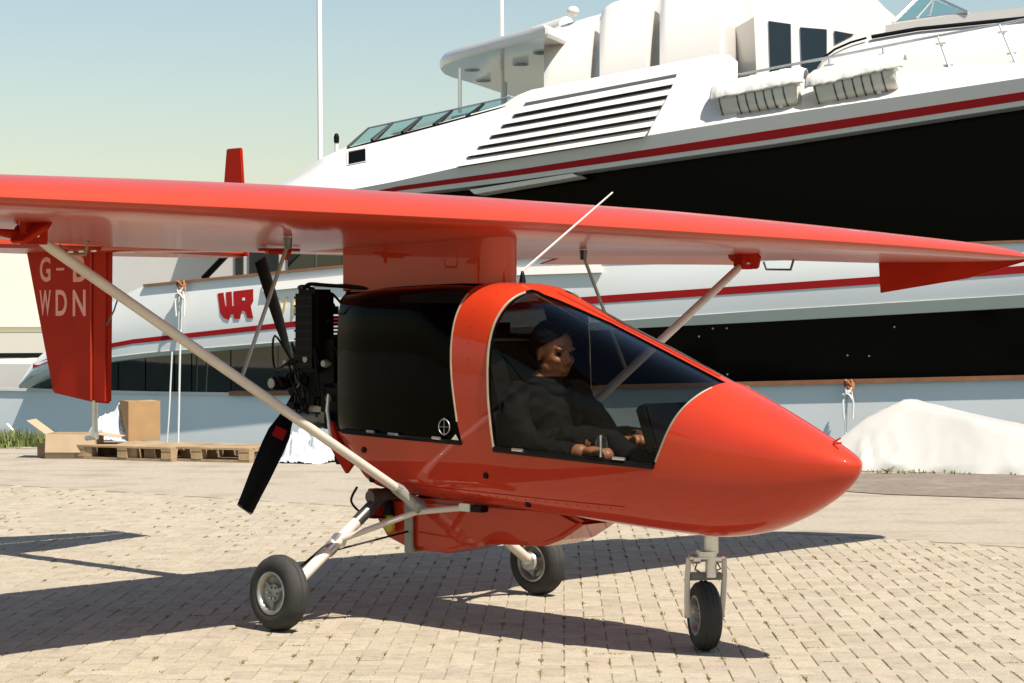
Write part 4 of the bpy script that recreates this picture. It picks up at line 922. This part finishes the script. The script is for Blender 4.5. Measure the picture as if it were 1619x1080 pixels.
for s in (-1, 1):
    wheel('main_wheel', (0, s * .848, .170), .170, .108, cam_=s * R(3))
    hub = Vector((0, s * .775, .185)); top = Vector((.0, s * .22, .565))
    mbx = MB(); mbx.tube([top, top.lerp(hub, .18), top.lerp(hub, .30)], [.030, .029, .028], 12, mi=1); mbx.tube([top.lerp(hub, .29), top.lerp(hub, .96), hub + Vector((0, s * .03, -.008))], [.0275, .026, .02], 12, mi=0)
    leg = mbx.build('gear_leg', None, ac, smooth=True, mats=['cream_strut', 'steel_dark'])
    mbx = MB(); mbx.tube([hub + Vector((0, -s * .01, 0)), hub + Vector((0, s * .08, -.01))], .024, 12); mbx.lathe([(0, 0), (.045, 0), (.05, s * .012), (.03, s * .02)], hub + Vector((0, s * .0, -.01)), 'y', 18); mbx.build('axle', 'alu', leg, smooth=True)
    j = top.lerp(hub, .50); mbx = MB(); mbx.tube([j, Vector((.30, s * .29, .51)), Vector((.58, s * .27, .545))], .0145, 10); br = mbx.build('drag_brace', 'cream_strut', leg, smooth=True)
    mbx = MB(); mbx.box((.60, s * .27, .548), (.07, .04, .035)); mbx.build('brace_fitting', 'alu', br, bevel=.004)
    mbx = MB(); mbx.box((.66, s * .26, .545), (.09, .05, .03)); mbx.build('brace_socket', 'black', br, bevel=.006)
    mbx = MB(); mbx.tube([j + Vector((-.01, 0, .0)), j + Vector((.02, 0, -.0))], .036, 12); mbx.tube([top.lerp(hub, .56), top.lerp(hub, .62)], .032, 12); mbx.build('leg_clamp', 'alu', leg, smooth=True)
    mbx = MB(); mbx.tube(catmull([tuple(hub + Vector((-.03, -s * .03, .06))), tuple(top.lerp(hub, .7) + Vector((-.045, 0, .01))), tuple(top.lerp(hub, .45) + Vector((-.04, 0, .0))), (0.0, s * .25, .55)], 5), .006, 6); mbx.build('brake_hose', 'black', leg, smooth=True)
    mbx = MB(); mbx.tube([j + Vector((0, 0, -.04)), Vector((.10, s * .14, .40))], .005, 6); mbx.build('bungee_cable', 'black', leg)
mbx = MB(); mbx.tube([(0, -.30, .56), (0, 0, .585), (0, .30, .56)], .032, 12); mbx.build('axle_beam', 'steel_dark', ac, smooth=True)
# nose gear
ng = Vector((1.755, 0, 0))
mbx = MB(); mbx.tube([(1.755, 0, .52), (1.755, 0, .41)], .030, 16); mbx.tube([(1.755, 0, .415), (1.753, 0, .31)], .024, 16); nl = mbx.build('nose_leg', 'alu', ac, smooth=True)
nf = empty('nose_fork', (1.72, 0, .147), R(-36)); nf.parent = ac
def nfw(p): return Vector(p)
mbx = MB(); mbx.tube([(.03, -.075, .245), (.03, .075, .245)], .014, 10); mbx.lathe([(.033, -.01), (.045, -.01), (.045, .01), (.033, .01)], (.03, 0, .262), 'z', 20)
for s in (-1, 1): mbx.tube([(.03, s * .03, .24), (.03, s * .06, .24)], .02, 10)
mbx.build('fork_crown', 'alu', nf, smooth=True)
for s in (-1, 1):
    mbx = MB(); mbx.tube([(.03, s * .075, .245), (.022, s * .08, .17), (.008, s * .077, .06), (0, s * .07, -.005)], [.012, .012, .013, .016], 8, flat=.6); mbx.build('fork_blade', 'cream_strut', nf, smooth=True)
    mbx = MB(); mbx.tube([(.035, s * .04, .23), (.05, s * .055, .20), (.03, s * .03, .185)], .004, 6); mbx.build('spring_wire', 'steel_dark', nf, smooth=True)
mbx = MB(); mbx.tube([(0, -.085, 0), (0, .085, 0)], .009, 8); mbx.build('nose_axle', 'alu', nf, smooth=True)
mbx = MB(); mbx.box((.0, 0, .165), (.06, .14, .03)); mbx.build('fork_bridge', 'steel_dark', nf, bevel=.004)
wheel('nose_wheel', (1.72, 0, .147), .147, .092, rz=R(-36))
# engine with everything bolted to it
en = MB(); en.box((-.50, 0, 1.12), (.30, .24, .26)); en.box((-.62, 0, 1.07), (.22, .16, .20)); eng = en.build('engine_block', 'engine', ac, bevel=.015)
for s in (-.07, .07):
    mbx = MB()
    for k in range(8): mbx.lathe([(.02, .006), (.082, .006), (.082, -.004), (.02, -.004)], (-.50, s, 1.27 + k * .018), 'z', 18)
    mbx.build('cylinder_fins', 'engine', eng)
    mbx = MB(); mbx.tube([(-.50, s, 1.41), (-.50, s, 1.45)], .02, 8); mbx.tube(catmull([(-.50, s, 1.45), (-.52, s - .02, 1.50), (-.45, s - .06, 1.51), (-.38, s - .04, 1.44)], 5), .006, 6); mbx.build('plug_lead', 'black', eng, smooth=True)
mbx = MB(); mbx.box((-.50, -.20, 1.33), (.16, .14, .40)); rad_ = mbx.build('radiator', 'engine', eng, bevel=.02)
for k in range(9):
    mbx = MB(); mbx.box((-.50, -.2715, 1.17 + k * .04), (.13, .005, .010)); mbx.build('radiator_fin', 'black', rad_)
mbx = MB(); mbx.tube(catmull([(-.56, -.22, 1.525), (-.54, -.20, 1.555), (-.46, -.16, 1.55), (-.32, -.12, 1.54), (-.2, -.1, 1.53)], 6), .010, 8); mbx.tube(catmull([(-.58, -.2, 1.52), (-.58, -.23, 1.54), (-.53, -.24, 1.545), (-.48, -.22, 1.53)], 6), .008, 8); mbx.build('coolant_hose', 'black', eng, smooth=True)
mbx = MB(); mbx.tube([(-.46, -.15, 1.10), (-.46, -.15, 1.53)], .012, 8); mbx.tube([(-.40, .12, 1.10), (-.40, .10, 1.55)], .014, 8); mbx.tube([(-.3, -.16, 1.52), (-.42, -.14, 1.2), (-.36, -.1, .95)], .013, 8); mbx.build('engine_mount', 'black', ac, smooth=True)
mbx = MB(); mbx.tube(catmull([(-.42, -.18, 1.18), (-.45, -.2, 1.30), (-.41, -.19, 1.38), (-.40, -.17, 1.36)], 6), .006, 6); mbx.tube(catmull([(-.38, -.2, 1.15), (-.36, -.21, 1.25), (-.33, -.2, 1.22), (-.34, -.18, 1.1)], 6), .007, 6); mbx.build('wiring', 'black', eng, smooth=True)
for y, x in ((-.16, -.72), (-.05, -.66)):
    mbx = MB(); mbx.lathe([(0, -.075), (.026, -.075), (.034, -.06), (.036, 0), (.025, .05), (0, .05)], (x, y - .05, 1.075), 'y', 18); fi = mbx.build('air_filter', 'engine', eng, smooth=True)
    mbx = MB(); mbx.lathe([(0, -.079), (.024, -.079), (.026, -.074)], (x, y - .05, 1.075), 'y', 18); mbx.build('filter_end', 'grey_steel', fi, smooth=True)
mbx = MB(); mbx.tube([(-.31 + .035 * math.cos(a), -.17 - .02 * math.cos(a), 1.03 + .115 * math.sin(a)) for a in [q * math.pi / 12 for q in range(25)]], .018, 8); mbx.build('intake_ring', 'maroon', eng, smooth=True)
for i in range(22):
    x, y, z = random.uniform(-.70, -.34), random.uniform(-.27, -.13), random.uniform(.90, 1.2); mbx = MB()
    if i % 3 == 0: mbx.tube([(x, y, z), (x + random.uniform(-.02, .02), y - .03, z + random.uniform(.03, .07))], random.uniform(.006, .014), 8)
    elif i % 3 == 1: mbx.box((x, y, z), (random.uniform(.02, .05), .04, random.uniform(.02, .06)))
    else: mbx.lathe([(0, -.02), (.016, -.02), (.02, .0), (.01, .03)], (x, y, z), 'y', 10)
    mbx.build('engine_fitting', ('engine', 'steel_dark', 'grey_steel')[i % 3 if i % 4 else 0], eng, smooth=(i % 3 != 1))
for i in range(7):
    x0, z0 = random.uniform(-.68, -.36), random.uniform(.92, 1.25); mbx = MB()
    mbx.tube(catmull([(x0 + random.uniform(-.08, .08), -.22 - random.uniform(0, .05), z0 + random.uniform(-.1, .1) * q) for q in range(4)], 5), .006, 6); mbx.build('fuel_line', 'black', eng, smooth=True)
mbx = MB(); mbx.tube([(-.30, -.27, .82), (-.34, -.26, .95), (-.33, -.26, 1.03)], [.01, .01, .008], 8); mbx.build('throttle_rod', 'alu', eng, smooth=True)
mbx = MB(); mbx.tube([(-.40, -.12, .92), (-.62, -.14, .90), (-.72, -.12, .93)], [.05, .055, .03], 12); mbx.build('exhaust', 'steel_dark', eng, smooth=True)
mbx = MB(); mbx.tube([(-.36, -.06, .93), (-.36, -.06, .97), (-.36, -.06, 1.48), (-.36, -.06, 1.52)], [.04, .075, .075, .04], 16); mbx.build('silencer', 'engine', eng, smooth=True)
mbx = MB(); mbx.box((-.70, 0, 1.06), (.12, .15, .20)); mbx.box((-.58, -.15, .99), (.16, .08, .12)); mbx.box((-.42, -.17, .98), (.14, .09, .16)); mbx.build('gearbox', 'engine', eng, bevel=.015)
mbx = MB(); mbx.box((-.44, -.10, 1.16), (.22, .22, .30)); mbx.box((-.36, -.16, .97), (.16, .14, .22)); mbx.build('airbox', 'engine', eng, bevel=.02)
mbx = MB(); mbx.box((-.34, -.12, .80), (.10, .12, .22)); mbx.build('lower_mount', 'engine', eng, bevel=.01)
mbx = MB(); mbx.box((-.47, -.2, .955), (.12, .05, .03)); mbx.build('coil_pack', 'grey_steel', eng, bevel=.004)
mbx = MB(); mbx.prism([(-.26, .82), (-.30, .90), (-.33, .80), (-.20, .66), (-.16, .70)], -.27, -.25); mbx.build('rear_fairing', 'red_matt', ac)
# propeller
ph = Vector((-.84, 0, 1.045)); mbx = MB(); mbx.lathe([(0, .06), (.04, .05), (.055, .02), (.055, -.03), (.03, -.06), (0, -.065)], ph, 'x', 20); mbx.tube([ph + Vector((.05, 0, 0)), ph + Vector((.2, 0, .01))], .035, 12)
prop = mbx.build('propeller_hub', 'engine', ac, smooth=True)
for ang in (-121, 112, -4):
    a = R(ang); rd = Vector((0, math.cos(a), math.sin(a))); tn = Vector((0, -math.sin(a), math.cos(a))); V = []
    secs = [(.05, .045, 50), (.12, .055, 45), (.20, .085, 38), (.26, .115, 32), (.34, .120, 27), (.5, .112, 20), (.62, .10, 15), (.685, .095, 13)]
    for r_, ch_, tw in secs:
        t = R(tw); cdir = tn * math.cos(t) * (1 if True else -1) + Vector((1, 0, 0)) * math.sin(t); nd = rd.cross(cdir)
        for u, th in ((-.5, 0), (-.3, .07), (0, .10), (.3, .06), (.5, 0), (.3, -.03), (0, -.04), (-.3, -.035)):
            V.append(ph + rd * r_ + cdir * (u * ch_) + nd * (th * ch_ * (1.6 if r_ < .15 else 1)))
    n = 8; Fc = [(i * n + k, i * n + (k + 1) % n, i * n + n + (k + 1) % n, i * n + n + k) for i in range(len(secs) - 1) for k in range(n)] + [tuple(range(n)), tuple((len(secs) - 1) * n + k for k in range(n))]
    mbx = MB(); mbx.add(V, Fc); bl_ = mbx.build('propeller_blade', 'black', prop, smooth=True)
    if ang == -121:
        c = ph + rd * .27; t = R(31); cdir = tn * math.cos(t) + Vector((1, 0, 0)) * math.sin(t); nd = rd.cross(cdir)
        for sg in (1,):
            q = [c + rd * dx + cdir * dy + nd * .0125 for dx, dy in ((-.035, -.03), (.02, -.03), (.02, .03), (-.035, .03))]
            mbx = MB(); mbx.add(q + [p - nd * .016 * 1.6 for p in q], [(0, 1, 2, 3), (7, 6, 5, 4), (0, 4, 5, 1), (1, 5, 6, 2), (2, 6, 7, 3), (3, 7, 4, 0)]); mbx.build('blade_label', 'yacht_red', bl_)
        # pale tip edge
        e0, e1 = ph + rd * .687 - tn * .048, ph + rd * .687 + tn * .048; mbx = MB(); mbx.tube([e0, e1], .004, 6); mbx.build('tip_edge', 'alu', bl_)

# ------------------------------------------------------------------ pilot
def pilot():
    mb = MB()
    def limb(pts, rad): 
        c = catmull([tuple(list(p) + [r_]) for p, r_ in zip(pts, rad)], 5)
        mb.tube([q[:3] for q in c], [q[3] for q in c], 16)
        for q in (c[0], c[-1]): mb.ell(q[:3], (q[3],) * 3, 14, 8)
    # torso, hips, legs
    limb([(.86, 0, .82), (.84, 0, .92), (.83, 0, 1.01), (.84, 0, 1.07)], [.135, .14, .14, .10])
    mb.ell((.85, 0, .98), (.11, .185, .14)); mb.ell((.84, 0, 1.045), (.085, .20, .06)); mb.ell((.87, 0, .81), (.15, .17, .09))
    for s in (-1, 1):
        limb([(.90, s * .09, .80), (1.12, s * .11, .84), (1.30, s * .10, .85)], [.085, .075, .06])
        limb([(1.30, s * .10, .85), (1.48, s * .10, .76), (1.62, s * .10, .70)], [.058, .052, .04])
        limb([(1.62, s * .10, .70), (1.72, s * .10, .70)], [.04, .03])
    limb([(.84, -.19, 1.04), (.87, -.245, .95), (.95, -.25, .84)], [.065, .06, .052]); limb([(.95, -.25, .84), (1.10, -.235, .81), (1.23, -.225, .815)], [.050, .045, .036])
    limb([(.84, .19, 1.04), (.90, .24, .94), (1.0, .22, .86)], [.065, .06, .052]); limb([(1.0, .22, .86), (1.16, .12, .85), (1.28, .05, .86)], [.050, .042, .034])
    # hands: palm and five curled fingers each
    for (h, fdir, sd) in ((Vector((1.25, -.222, .82)), Vector((1, .1, .05)).normalized(), 1), (Vector((1.29, .045, .865)), Vector((.8, -.4, .1)).normalized(), -1)):
        side = Vector((0, 0, 1)).cross(fdir).normalized() * sd; up = Vector((0, 0, 1))
        mb.ell(h + fdir * .045, (.048, .040, .022), 14, 8)
        for k, (o_, l_) in enumerate(((-.030, .055), (-.010, .065), (.010, .062), (.030, .048))):
            b = h + fdir * .082 + side * o_; limb([b, b + fdir * l_ * .5 + up * .004, b + fdir * l_ * .85 - up * .016, b + fdir * l_ * .8 - up * .034], [.0095, .009, .0085, .0075])
        b = h + fdir * .02 + side * .04; limb([b, b + fdir * .03 + side * .018, b + fdir * .062 + side * .016 - up * .008], [.012, .0105, .009])
    # neck and head
    limb([(.84, 0, 1.05), (.865, 0, 1.115), (.885, 0, 1.17)], [.075, .056, .055])
    hc = Vector((.875, .0, 1.235)); Rh = Matrix.Rotation(R(-8), 3, 'Z') @ Matrix.Rotation(R(10), 3, 'Y')
    def hp(x, y, z): return hc + Rh @ Vector((x, y, z))
    mb.ell(hc + Rh @ Vector((-.012, 0, .035)), (.100, .077, .092), 24, 16, rot=Rh)
    mb.ell(hp(.035, 0, -.025), (.064, .064, .085), 20, 14, rot=Rh)       # face mass
    mb.ell(hp(.050, 0, -.085), (.036, .042, .030), 16, 10, rot=Rh)       # chin
    for s in (-1, 1):
        mb.ell(hp(.060, s * .036, -.022), (.034, .026, .024), 14, 8, rot=Rh)   # cheekbones
        mb.ell(hp(.076, s * .026, .030), (.022, .028, .012), 12, 8, rot=Rh)    # brow
        mb.ell(hp(-.005, s * .077, -.008), (.018, .010, .032), 12, 8, rot=Rh)  # ear
        mb.ell(hp(.02, s * .050, -.062), (.040, .020, .026), 12, 8, rot=Rh)    # jaw
    mb.tube([hp(.086, 0, .022), hp(.102, 0, -.005), hp(.116, 0, -.026)], [.010, .012, .015], 10)
    for s in (-1, 1): mb.ell(hp(.100, s * .013, -.032), (.014, .010, .010), 10, 6, rot=Rh)
    mb.ell(hp(.094, 0, -.058), (.016, .026, .0085), 12, 8, rot=Rh); mb.ell(hp(.090, 0, -.072), (.016, .023, .009), 12, 8, rot=Rh)
    o = mb.build('person', 'jacket', None)
    md = o.modifiers.new('r', 'REMESH'); md.mode = 'VOXEL'; md.voxel_size = 0.0055
    sm = o.modifiers.new('s', 'SMOOTH'); sm.factor = .5; sm.iterations = 3
    bpy.context.view_layer.update()
    me = bpy.data.meshes.new_from_object(o.evaluated_get(bpy.context.evaluated_depsgraph_get())); kill(o)
    Ri = Rh.transposed()
    for v_ in me.vertices:   # press the eye sockets in
        q = Ri @ (v_.co - hc)
        for s in (-1, 1):
            d = Vector(((q.x - .082) * .6, q.y - s * .030, (q.z - .006) * 1.3)).length
            if d < .024: v_.co += Rh @ Vector((-.013 * (1 - (d / .024) ** 2), 0, 0))
    nrm = [v_.normal.copy() for v_ in me.vertices]
    for v_, nv_ in zip(me.vertices, nrm):   # cloth folds on the jacket and trousers
        if (v_.co - hc).length > .19 and not (v_.co.x > 1.2 and v_.co.z > .76):
            q = v_.co; v_.co += nv_ * (.010 * (1 - 2 * abs(noise.noise(Vector((q.x * 14 + q.z * 9, q.y * 11, q.z * 16))))) )
    per = objm('person', me, None, None, True, mats=['jacket', 'skin'])
    mi = []
    for p in me.polygons:
        c = p.center; q = Ri @ (c - hc)
        head = q.z > -.125 + .25 * max(0, -q.x) and (c - hc).length < .17 and c.z > 1.13
        hand = (c.x > 1.215 and c.z > .76 and c.z < .90 and c.y < -.17) or (c.x > 1.275 and c.y < .075 and c.y > -.06 and c.z > .82)
        mi.append(1 if head or hand else 0)
    me.polygons.foreach_set('material_index', mi)
    # hair: a close cap that follows the skull
    V = []; nu, nv = 72, 36
    for i in range(nv + 1):
        th = math.pi * .74 * i / nv
        for j in range(nu):
            ph_ = 2 * math.pi * j / nu; f = math.cos(ph_)
            lim = (.29 + .45 * (1 - (f + 1) / 2) ** .7 if f > -.2 else .74) + .03 * noise.noise(Vector((ph_ * 5, 2, 2)))
            t = th * (lim / .74)
            r_ = 1 + .05 * noise.noise(Vector((math.cos(ph_) * 4, math.sin(ph_) * 4, t * 5))) + .05 * noise.noise(Vector((math.cos(ph_) * 11, math.sin(ph_) * 11, t * 13)))
            V.append(hp(-.014 + .116 * r_ * math.sin(t) * f, .094 * r_ * math.sin(t) * math.sin(ph_), .036 + .110 * r_ * math.cos(t)))
    fs = [(i * nu + j, (i + 1) * nu + j, (i + 1) * nu + (j + 1) % nu, i * nu + (j + 1) % nu) for i in range(nv) for j in range(nu)]
    hr = obj('hair', V, fs, 'hair', per, True)
    for s in (-1, 1):
        mbx = MB(); mbx.ell(hp(.071, s * .030, .006), (.012, .012, .010), 12, 8, rot=Rh); mbx.build('eye', 'hair', per, smooth=True)
    # jacket collar
    mbx = MB(); mbx.tube([(.86 + .085 * math.cos(a), .085 * math.sin(a), 1.085 - .02 * math.cos(a)) for a in [q * 2 * math.pi / 20 for q in range(21)]], .028, 10); mbx.build('collar', 'jacket', per, smooth=True)
    per.location = (AX, AY, 0); per.rotation_euler = (0, 0, -PSI)
    tag(per, 'person in black jacket seated in the cockpit, looking ahead with head slightly bowed', 'person')
    return per
pilot()

# ------------------------------------------------------------------ quay clutter
def place(e, px, py): p = gnd(px, py); e.location = (p.x, p.y, 0)
def pallet(px, py, rz, label):
    e = empty('wooden_pallet'); place(e, px, py); e.rotation_euler = (0, 0, rz)
    for x in (-.54, 0, .54):
        for y in (-.34, 0, .34): mbx = MB(); mbx.box((x, y, .065), (.12, .11, .08)); mbx.build('block', 'wood', e)
    for y in (-.34, 0, .34): mbx = MB(); mbx.box((0, y, .012), (1.2, .10, .022)); mbx.build('bottom_board', 'wood', e)
    for x in (-.54, 0, .54): mbx = MB(); mbx.box((x, 0, .114), (.12, .80, .018)); mbx.build('stringer_board', 'wood', e)
    for k in range(7): mbx = MB(); mbx.box((0, -.355 + k * .118, .134 + random.uniform(-.001, .001)), (1.2, .088 + random.uniform(-.006, .006), .02)); mbx.build('deck_board', 'wood', e)
    tag(e, label, 'pallet', 'wooden pallets along the quay edge'); return e
pz = math.atan2(qd.y, qd.x)
pallet(170, 722, pz + .02, 'pale wooden pallet under the crumpled white sheet, leftmost of three')
pallet(229, 724, pz - .05, 'weathered wooden pallet under the tall upright carton, middle of three')
pallet(340, 726, pz + .04, 'empty wooden pallet between the tall carton and the propeller')
def carton(name, px, py, z, size, rz, label, openbox, m):
    e = empty(name); p = gnd(px, py); e.location = (p.x, p.y, z); e.rotation_euler = (0, 0, rz); sx, sy, sz = size; t = .006
    for nm, c, d in (('side_panel', (-sx / 2, 0, sz / 2), (t, sy, sz)), ('side_panel', (sx / 2, 0, sz / 2), (t, sy, sz)), ('end_panel', (0, -sy / 2, sz / 2), (sx - t, t, sz)), ('end_panel', (0, sy / 2, sz / 2), (sx - t, t, sz)), ('base_panel', (0, 0, t / 2), (sx - t, sy - t, t))):
        mbx = MB(); mbx.box(c, d); mbx.build(nm, m, e)
    for nm, ax, hinge, L, ang in openbox:
        mbx = MB()
        if ax == 'x': mbx.box((0, 0, 0), (abs(L), sy * .98, t)); rot = Matrix.Rotation(R(ang), 4, 'Y'); off = Vector((L / 2 * (1 if hinge > 0 else -1), 0, 0)); L = abs(L)
        else: mbx.box((0, 0, 0), (sx * .98, L, t)); rot = Matrix.Rotation(R(ang), 4, 'X'); off = Vector((0, L / 2 * (1 if hinge > 0 else -1), 0))
        o = mbx.build(nm, m, e)
        base = Vector((hinge * sx / 2, 0, sz)) if ax == 'x' else Vector((0, hinge * sy / 2, sz))
        for v_ in o.data.vertices: v_.co = base + (rot @ (v_.co + off))
    tag(e, label, 'box'); return e
carton('tall_carton', 221, 717, .146, (.34, .40, .42), 0.42, 'tall upright brown cardboard carton standing on a pallet', [('top_flap', 'x', 1, -.17, -4), ('top_flap', 'x', -1, -.17, 5)], 'card')
carton('open_carton', 118, 723, 0.0, (.52, .40, .25), pz + .38, 'low open cardboard box with one flap raised beside the tail skid', [('raised_flap', 'x', -1, .24, 36), ('folded_flap', 'y', -1, .19, 80), ('lid_flap', 'x', 1, .24, 8), ('lid_flap', 'y', 1, .19, -12)], 'card_pale')
def crumple(name, px, py, z, size, label, seed, m='plastic', cat='sheet'):
    n = 34; V = []; p = gnd(px, py)
    for i in range(n + 1):
        for j in range(n + 1):
            u, w_ = i / n * 2 - 1, j / n * 2 - 1; rr = math.sqrt(u * u + w_ * w_)
            q = Vector((u * 2.2, w_ * 2.2, seed)); hgt = max(0, 1 - rr ** 1.6) * (.62 + .75 * noise.noise(q * .9)) + .25 * abs(noise.noise(q * 2.3)) + .12 * abs(noise.noise(q * 5.0))
            hgt *= max(0, min(1, (1.28 - rr) * 2.2))
            V.append((u * size[0] / 2 * (1 + .12 * noise.noise(q * 1.7)), w_ * size[1] / 2 * (1 + .12 * noise.noise(q * 1.9 + Vector((5, 0, 0)))), max(0.002, hgt * size[2])))
    nn = n + 1; fs = [(i * nn + j, (i + 1) * nn + j, (i + 1) * nn + j + 1, i * nn + j + 1) for i in range(n) for j in range(n)]
    o = obj(name, V, fs, m, None, False); o.location = (p.x, p.y, z); o.rotation_euler = (0, 0, pz)
    md = o.modifiers.new('s', 'SOLIDIFY'); md.thickness = .004
    tag(o, label, cat); return o
crumple('plastic_sheet', 180, 716, .146, (.62, .55, .36), 'crumpled white plastic sheet heaped beside the tall carton', 3.1)
crumple('plastic_wrap', 487, 730, 0, (.56, .6, .50), 'large crumpled translucent wrap heap behind the propeller', 8.4)
crumple('plastic_scrap', 412, 728, 0, (.4, .35, .15), 'small flattened plastic scrap lying at the end of the pallets', 5.7)
# leaning pole at the far left
e = empty('leaning_pole', gnd(42, 704)); mbx = MB(); mbx.tube([(0, 0, 0), (-.26, .15, .235)], .016, 8); mbx.build('tube', 'mast', e, smooth=True); mbx = MB(); mbx.box((0, 0, .01), (.1, .1, .02)); mbx.build('foot_plate', 'grey_steel', e)
tag(e, 'short slanted white pole in the grass at the quay edge', 'pole')
# tarpaulin-covered heap
def tarp():
    nu, nv = 90, 44; V = []; o0 = gnd(1434, 747); U = qd; Vv = qn
    for i in range(nu + 1):
        s = -1.0 + 3.7 * i / nu
        for j in range(nv + 1):
            w_ = 1.5 * j / nv; q = Vector((s, w_, 1.3))
            wob = .10 * noise.noise(q * 1.3); e = min(i, nu - i, j, nv - j)
            h = min(w_ * 1.15 + wob * .6, (1.5 - w_) * 1.2 + wob, (s + 1.0) * .95, .20 + (s + 1.0) * .55 + wob * .2, .645 - (s + .12) * .225 + wob * .25, .60 + (w_ - .5) * .45 - s * .15, (2.7 - s) * .9)
            hump = .43 - 1.05 * abs(s + .50 + .25 * (w_ - .35)) - .85 * abs(w_ - .40); h = max(h, hump)
            foot = max(0.0, 1 - h / .35)
            cr = 1 - abs(noise.noise(Vector((s * 3.2 + w_ * 2.1, w_ * 3.5 - s * 1.2, 4.4)))) * 2
            cr2 = 1 - abs(noise.noise(Vector((s * 7 - w_ * 5, w_ * 8 + s * 2, 1.4)))) * 2
            left = max(.25, min(1, -s + .35))
            h += .030 * max(0, cr) ** 3 * left + .016 * max(0, cr2) ** 3 * (foot * .8 + left * .5) + .002 * noise.noise(q * 9)
            sp = .07 * noise.noise(Vector((s * 3, 7.7, 0)))
            V.append((s, -.55 + w_ + (sp if e == 0 else 0), max(.004, h) if e else .004))
    nn = nv + 1; fs = [(i * nn + j, (i + 1) * nn + j, (i + 1) * nn + j + 1, i * nn + j + 1) for i in range(nu) for j in range(nv)]
    o = obj('tarpaulin_heap', V, fs, 'tarp', None, True); c = o0 + qn * .55; o.location = (c.x, c.y, 0); o.rotation_euler = (0, 0, pz)
    tag(o, 'white tarpaulin draped over a heap at the quay edge right of the nose', 'tarpaulin')
tarp()
# grass at the quay edge and under the tarpaulin
def grass(name, label, spots, seed):
    random.seed(seed); mb = MB()
    for (px, py, hgt, cnt, sp) in spots:
        c = gnd(px, py)
        for k in range(cnt):
            b = c + qd * random.gauss(0, sp) + qn * random.gauss(0, .09); h_ = hgt * random.uniform(.4, 1.2); a = random.uniform(0, 6.3); w_ = Vector((math.cos(a), math.sin(a), 0)) * .008
            t = b + Vector((random.gauss(0, .3) * h_, random.gauss(0, .3) * h_, h_)); m_ = b.lerp(t, .55) + Vector((0, 0, h_ * .12))
            mb.add([b - w_, b + w_, m_ + w_ * .7, m_ - w_ * .7, t], [(0, 1, 2, 3), (3, 2, 4)])
    o = obj(name, mb.v, mb.f, 'grass'); tag(o, label, 'grass', kind='stuff'); return o
grass('quay_grass', 'green grass and weeds along the quay edge at far left', [(x, 707, .20 if x < 50 else .16, 130, .2) for x in range(-60, 110, 18)] + [(x, 708, .06, 25, .2) for x in range(120, 170, 20)], 2)
grass('edge_weeds', 'low dry weeds along the foot of the tarpaulin', [(x, 749 - (1619 - x) * .004, .035, 13, .15) for x in range(1380, 1640, 22)], 5)
def plant():
    e = empty('leafy_weed', gnd(1403, 749)); random.seed(11)
    st_ = MB(); st_.tube([(0, 0, 0), (.01, 0, .05)], .006, 6); st_.build('stem', 'grass', e)
    for k in range(16):
        a = random.uniform(0, 6.3); l_ = random.uniform(.05, .10); d = Vector((math.cos(a), math.sin(a), random.uniform(.1, .7))).normalized(); s = d.cross(Vector((0, 0, 1))).normalized(); b = Vector((0, 0, .02))
        V = [b, b + d * l_ * .5 + s * l_ * .22, b + d * l_, b + d * l_ * .5 - s * l_ * .22]; obj('leaf', V, [(0, 1, 2, 3)], 'grass', e)
    tag(e, 'small leafy green weed at the foot of the white tarpaulin', 'plant')
plant()
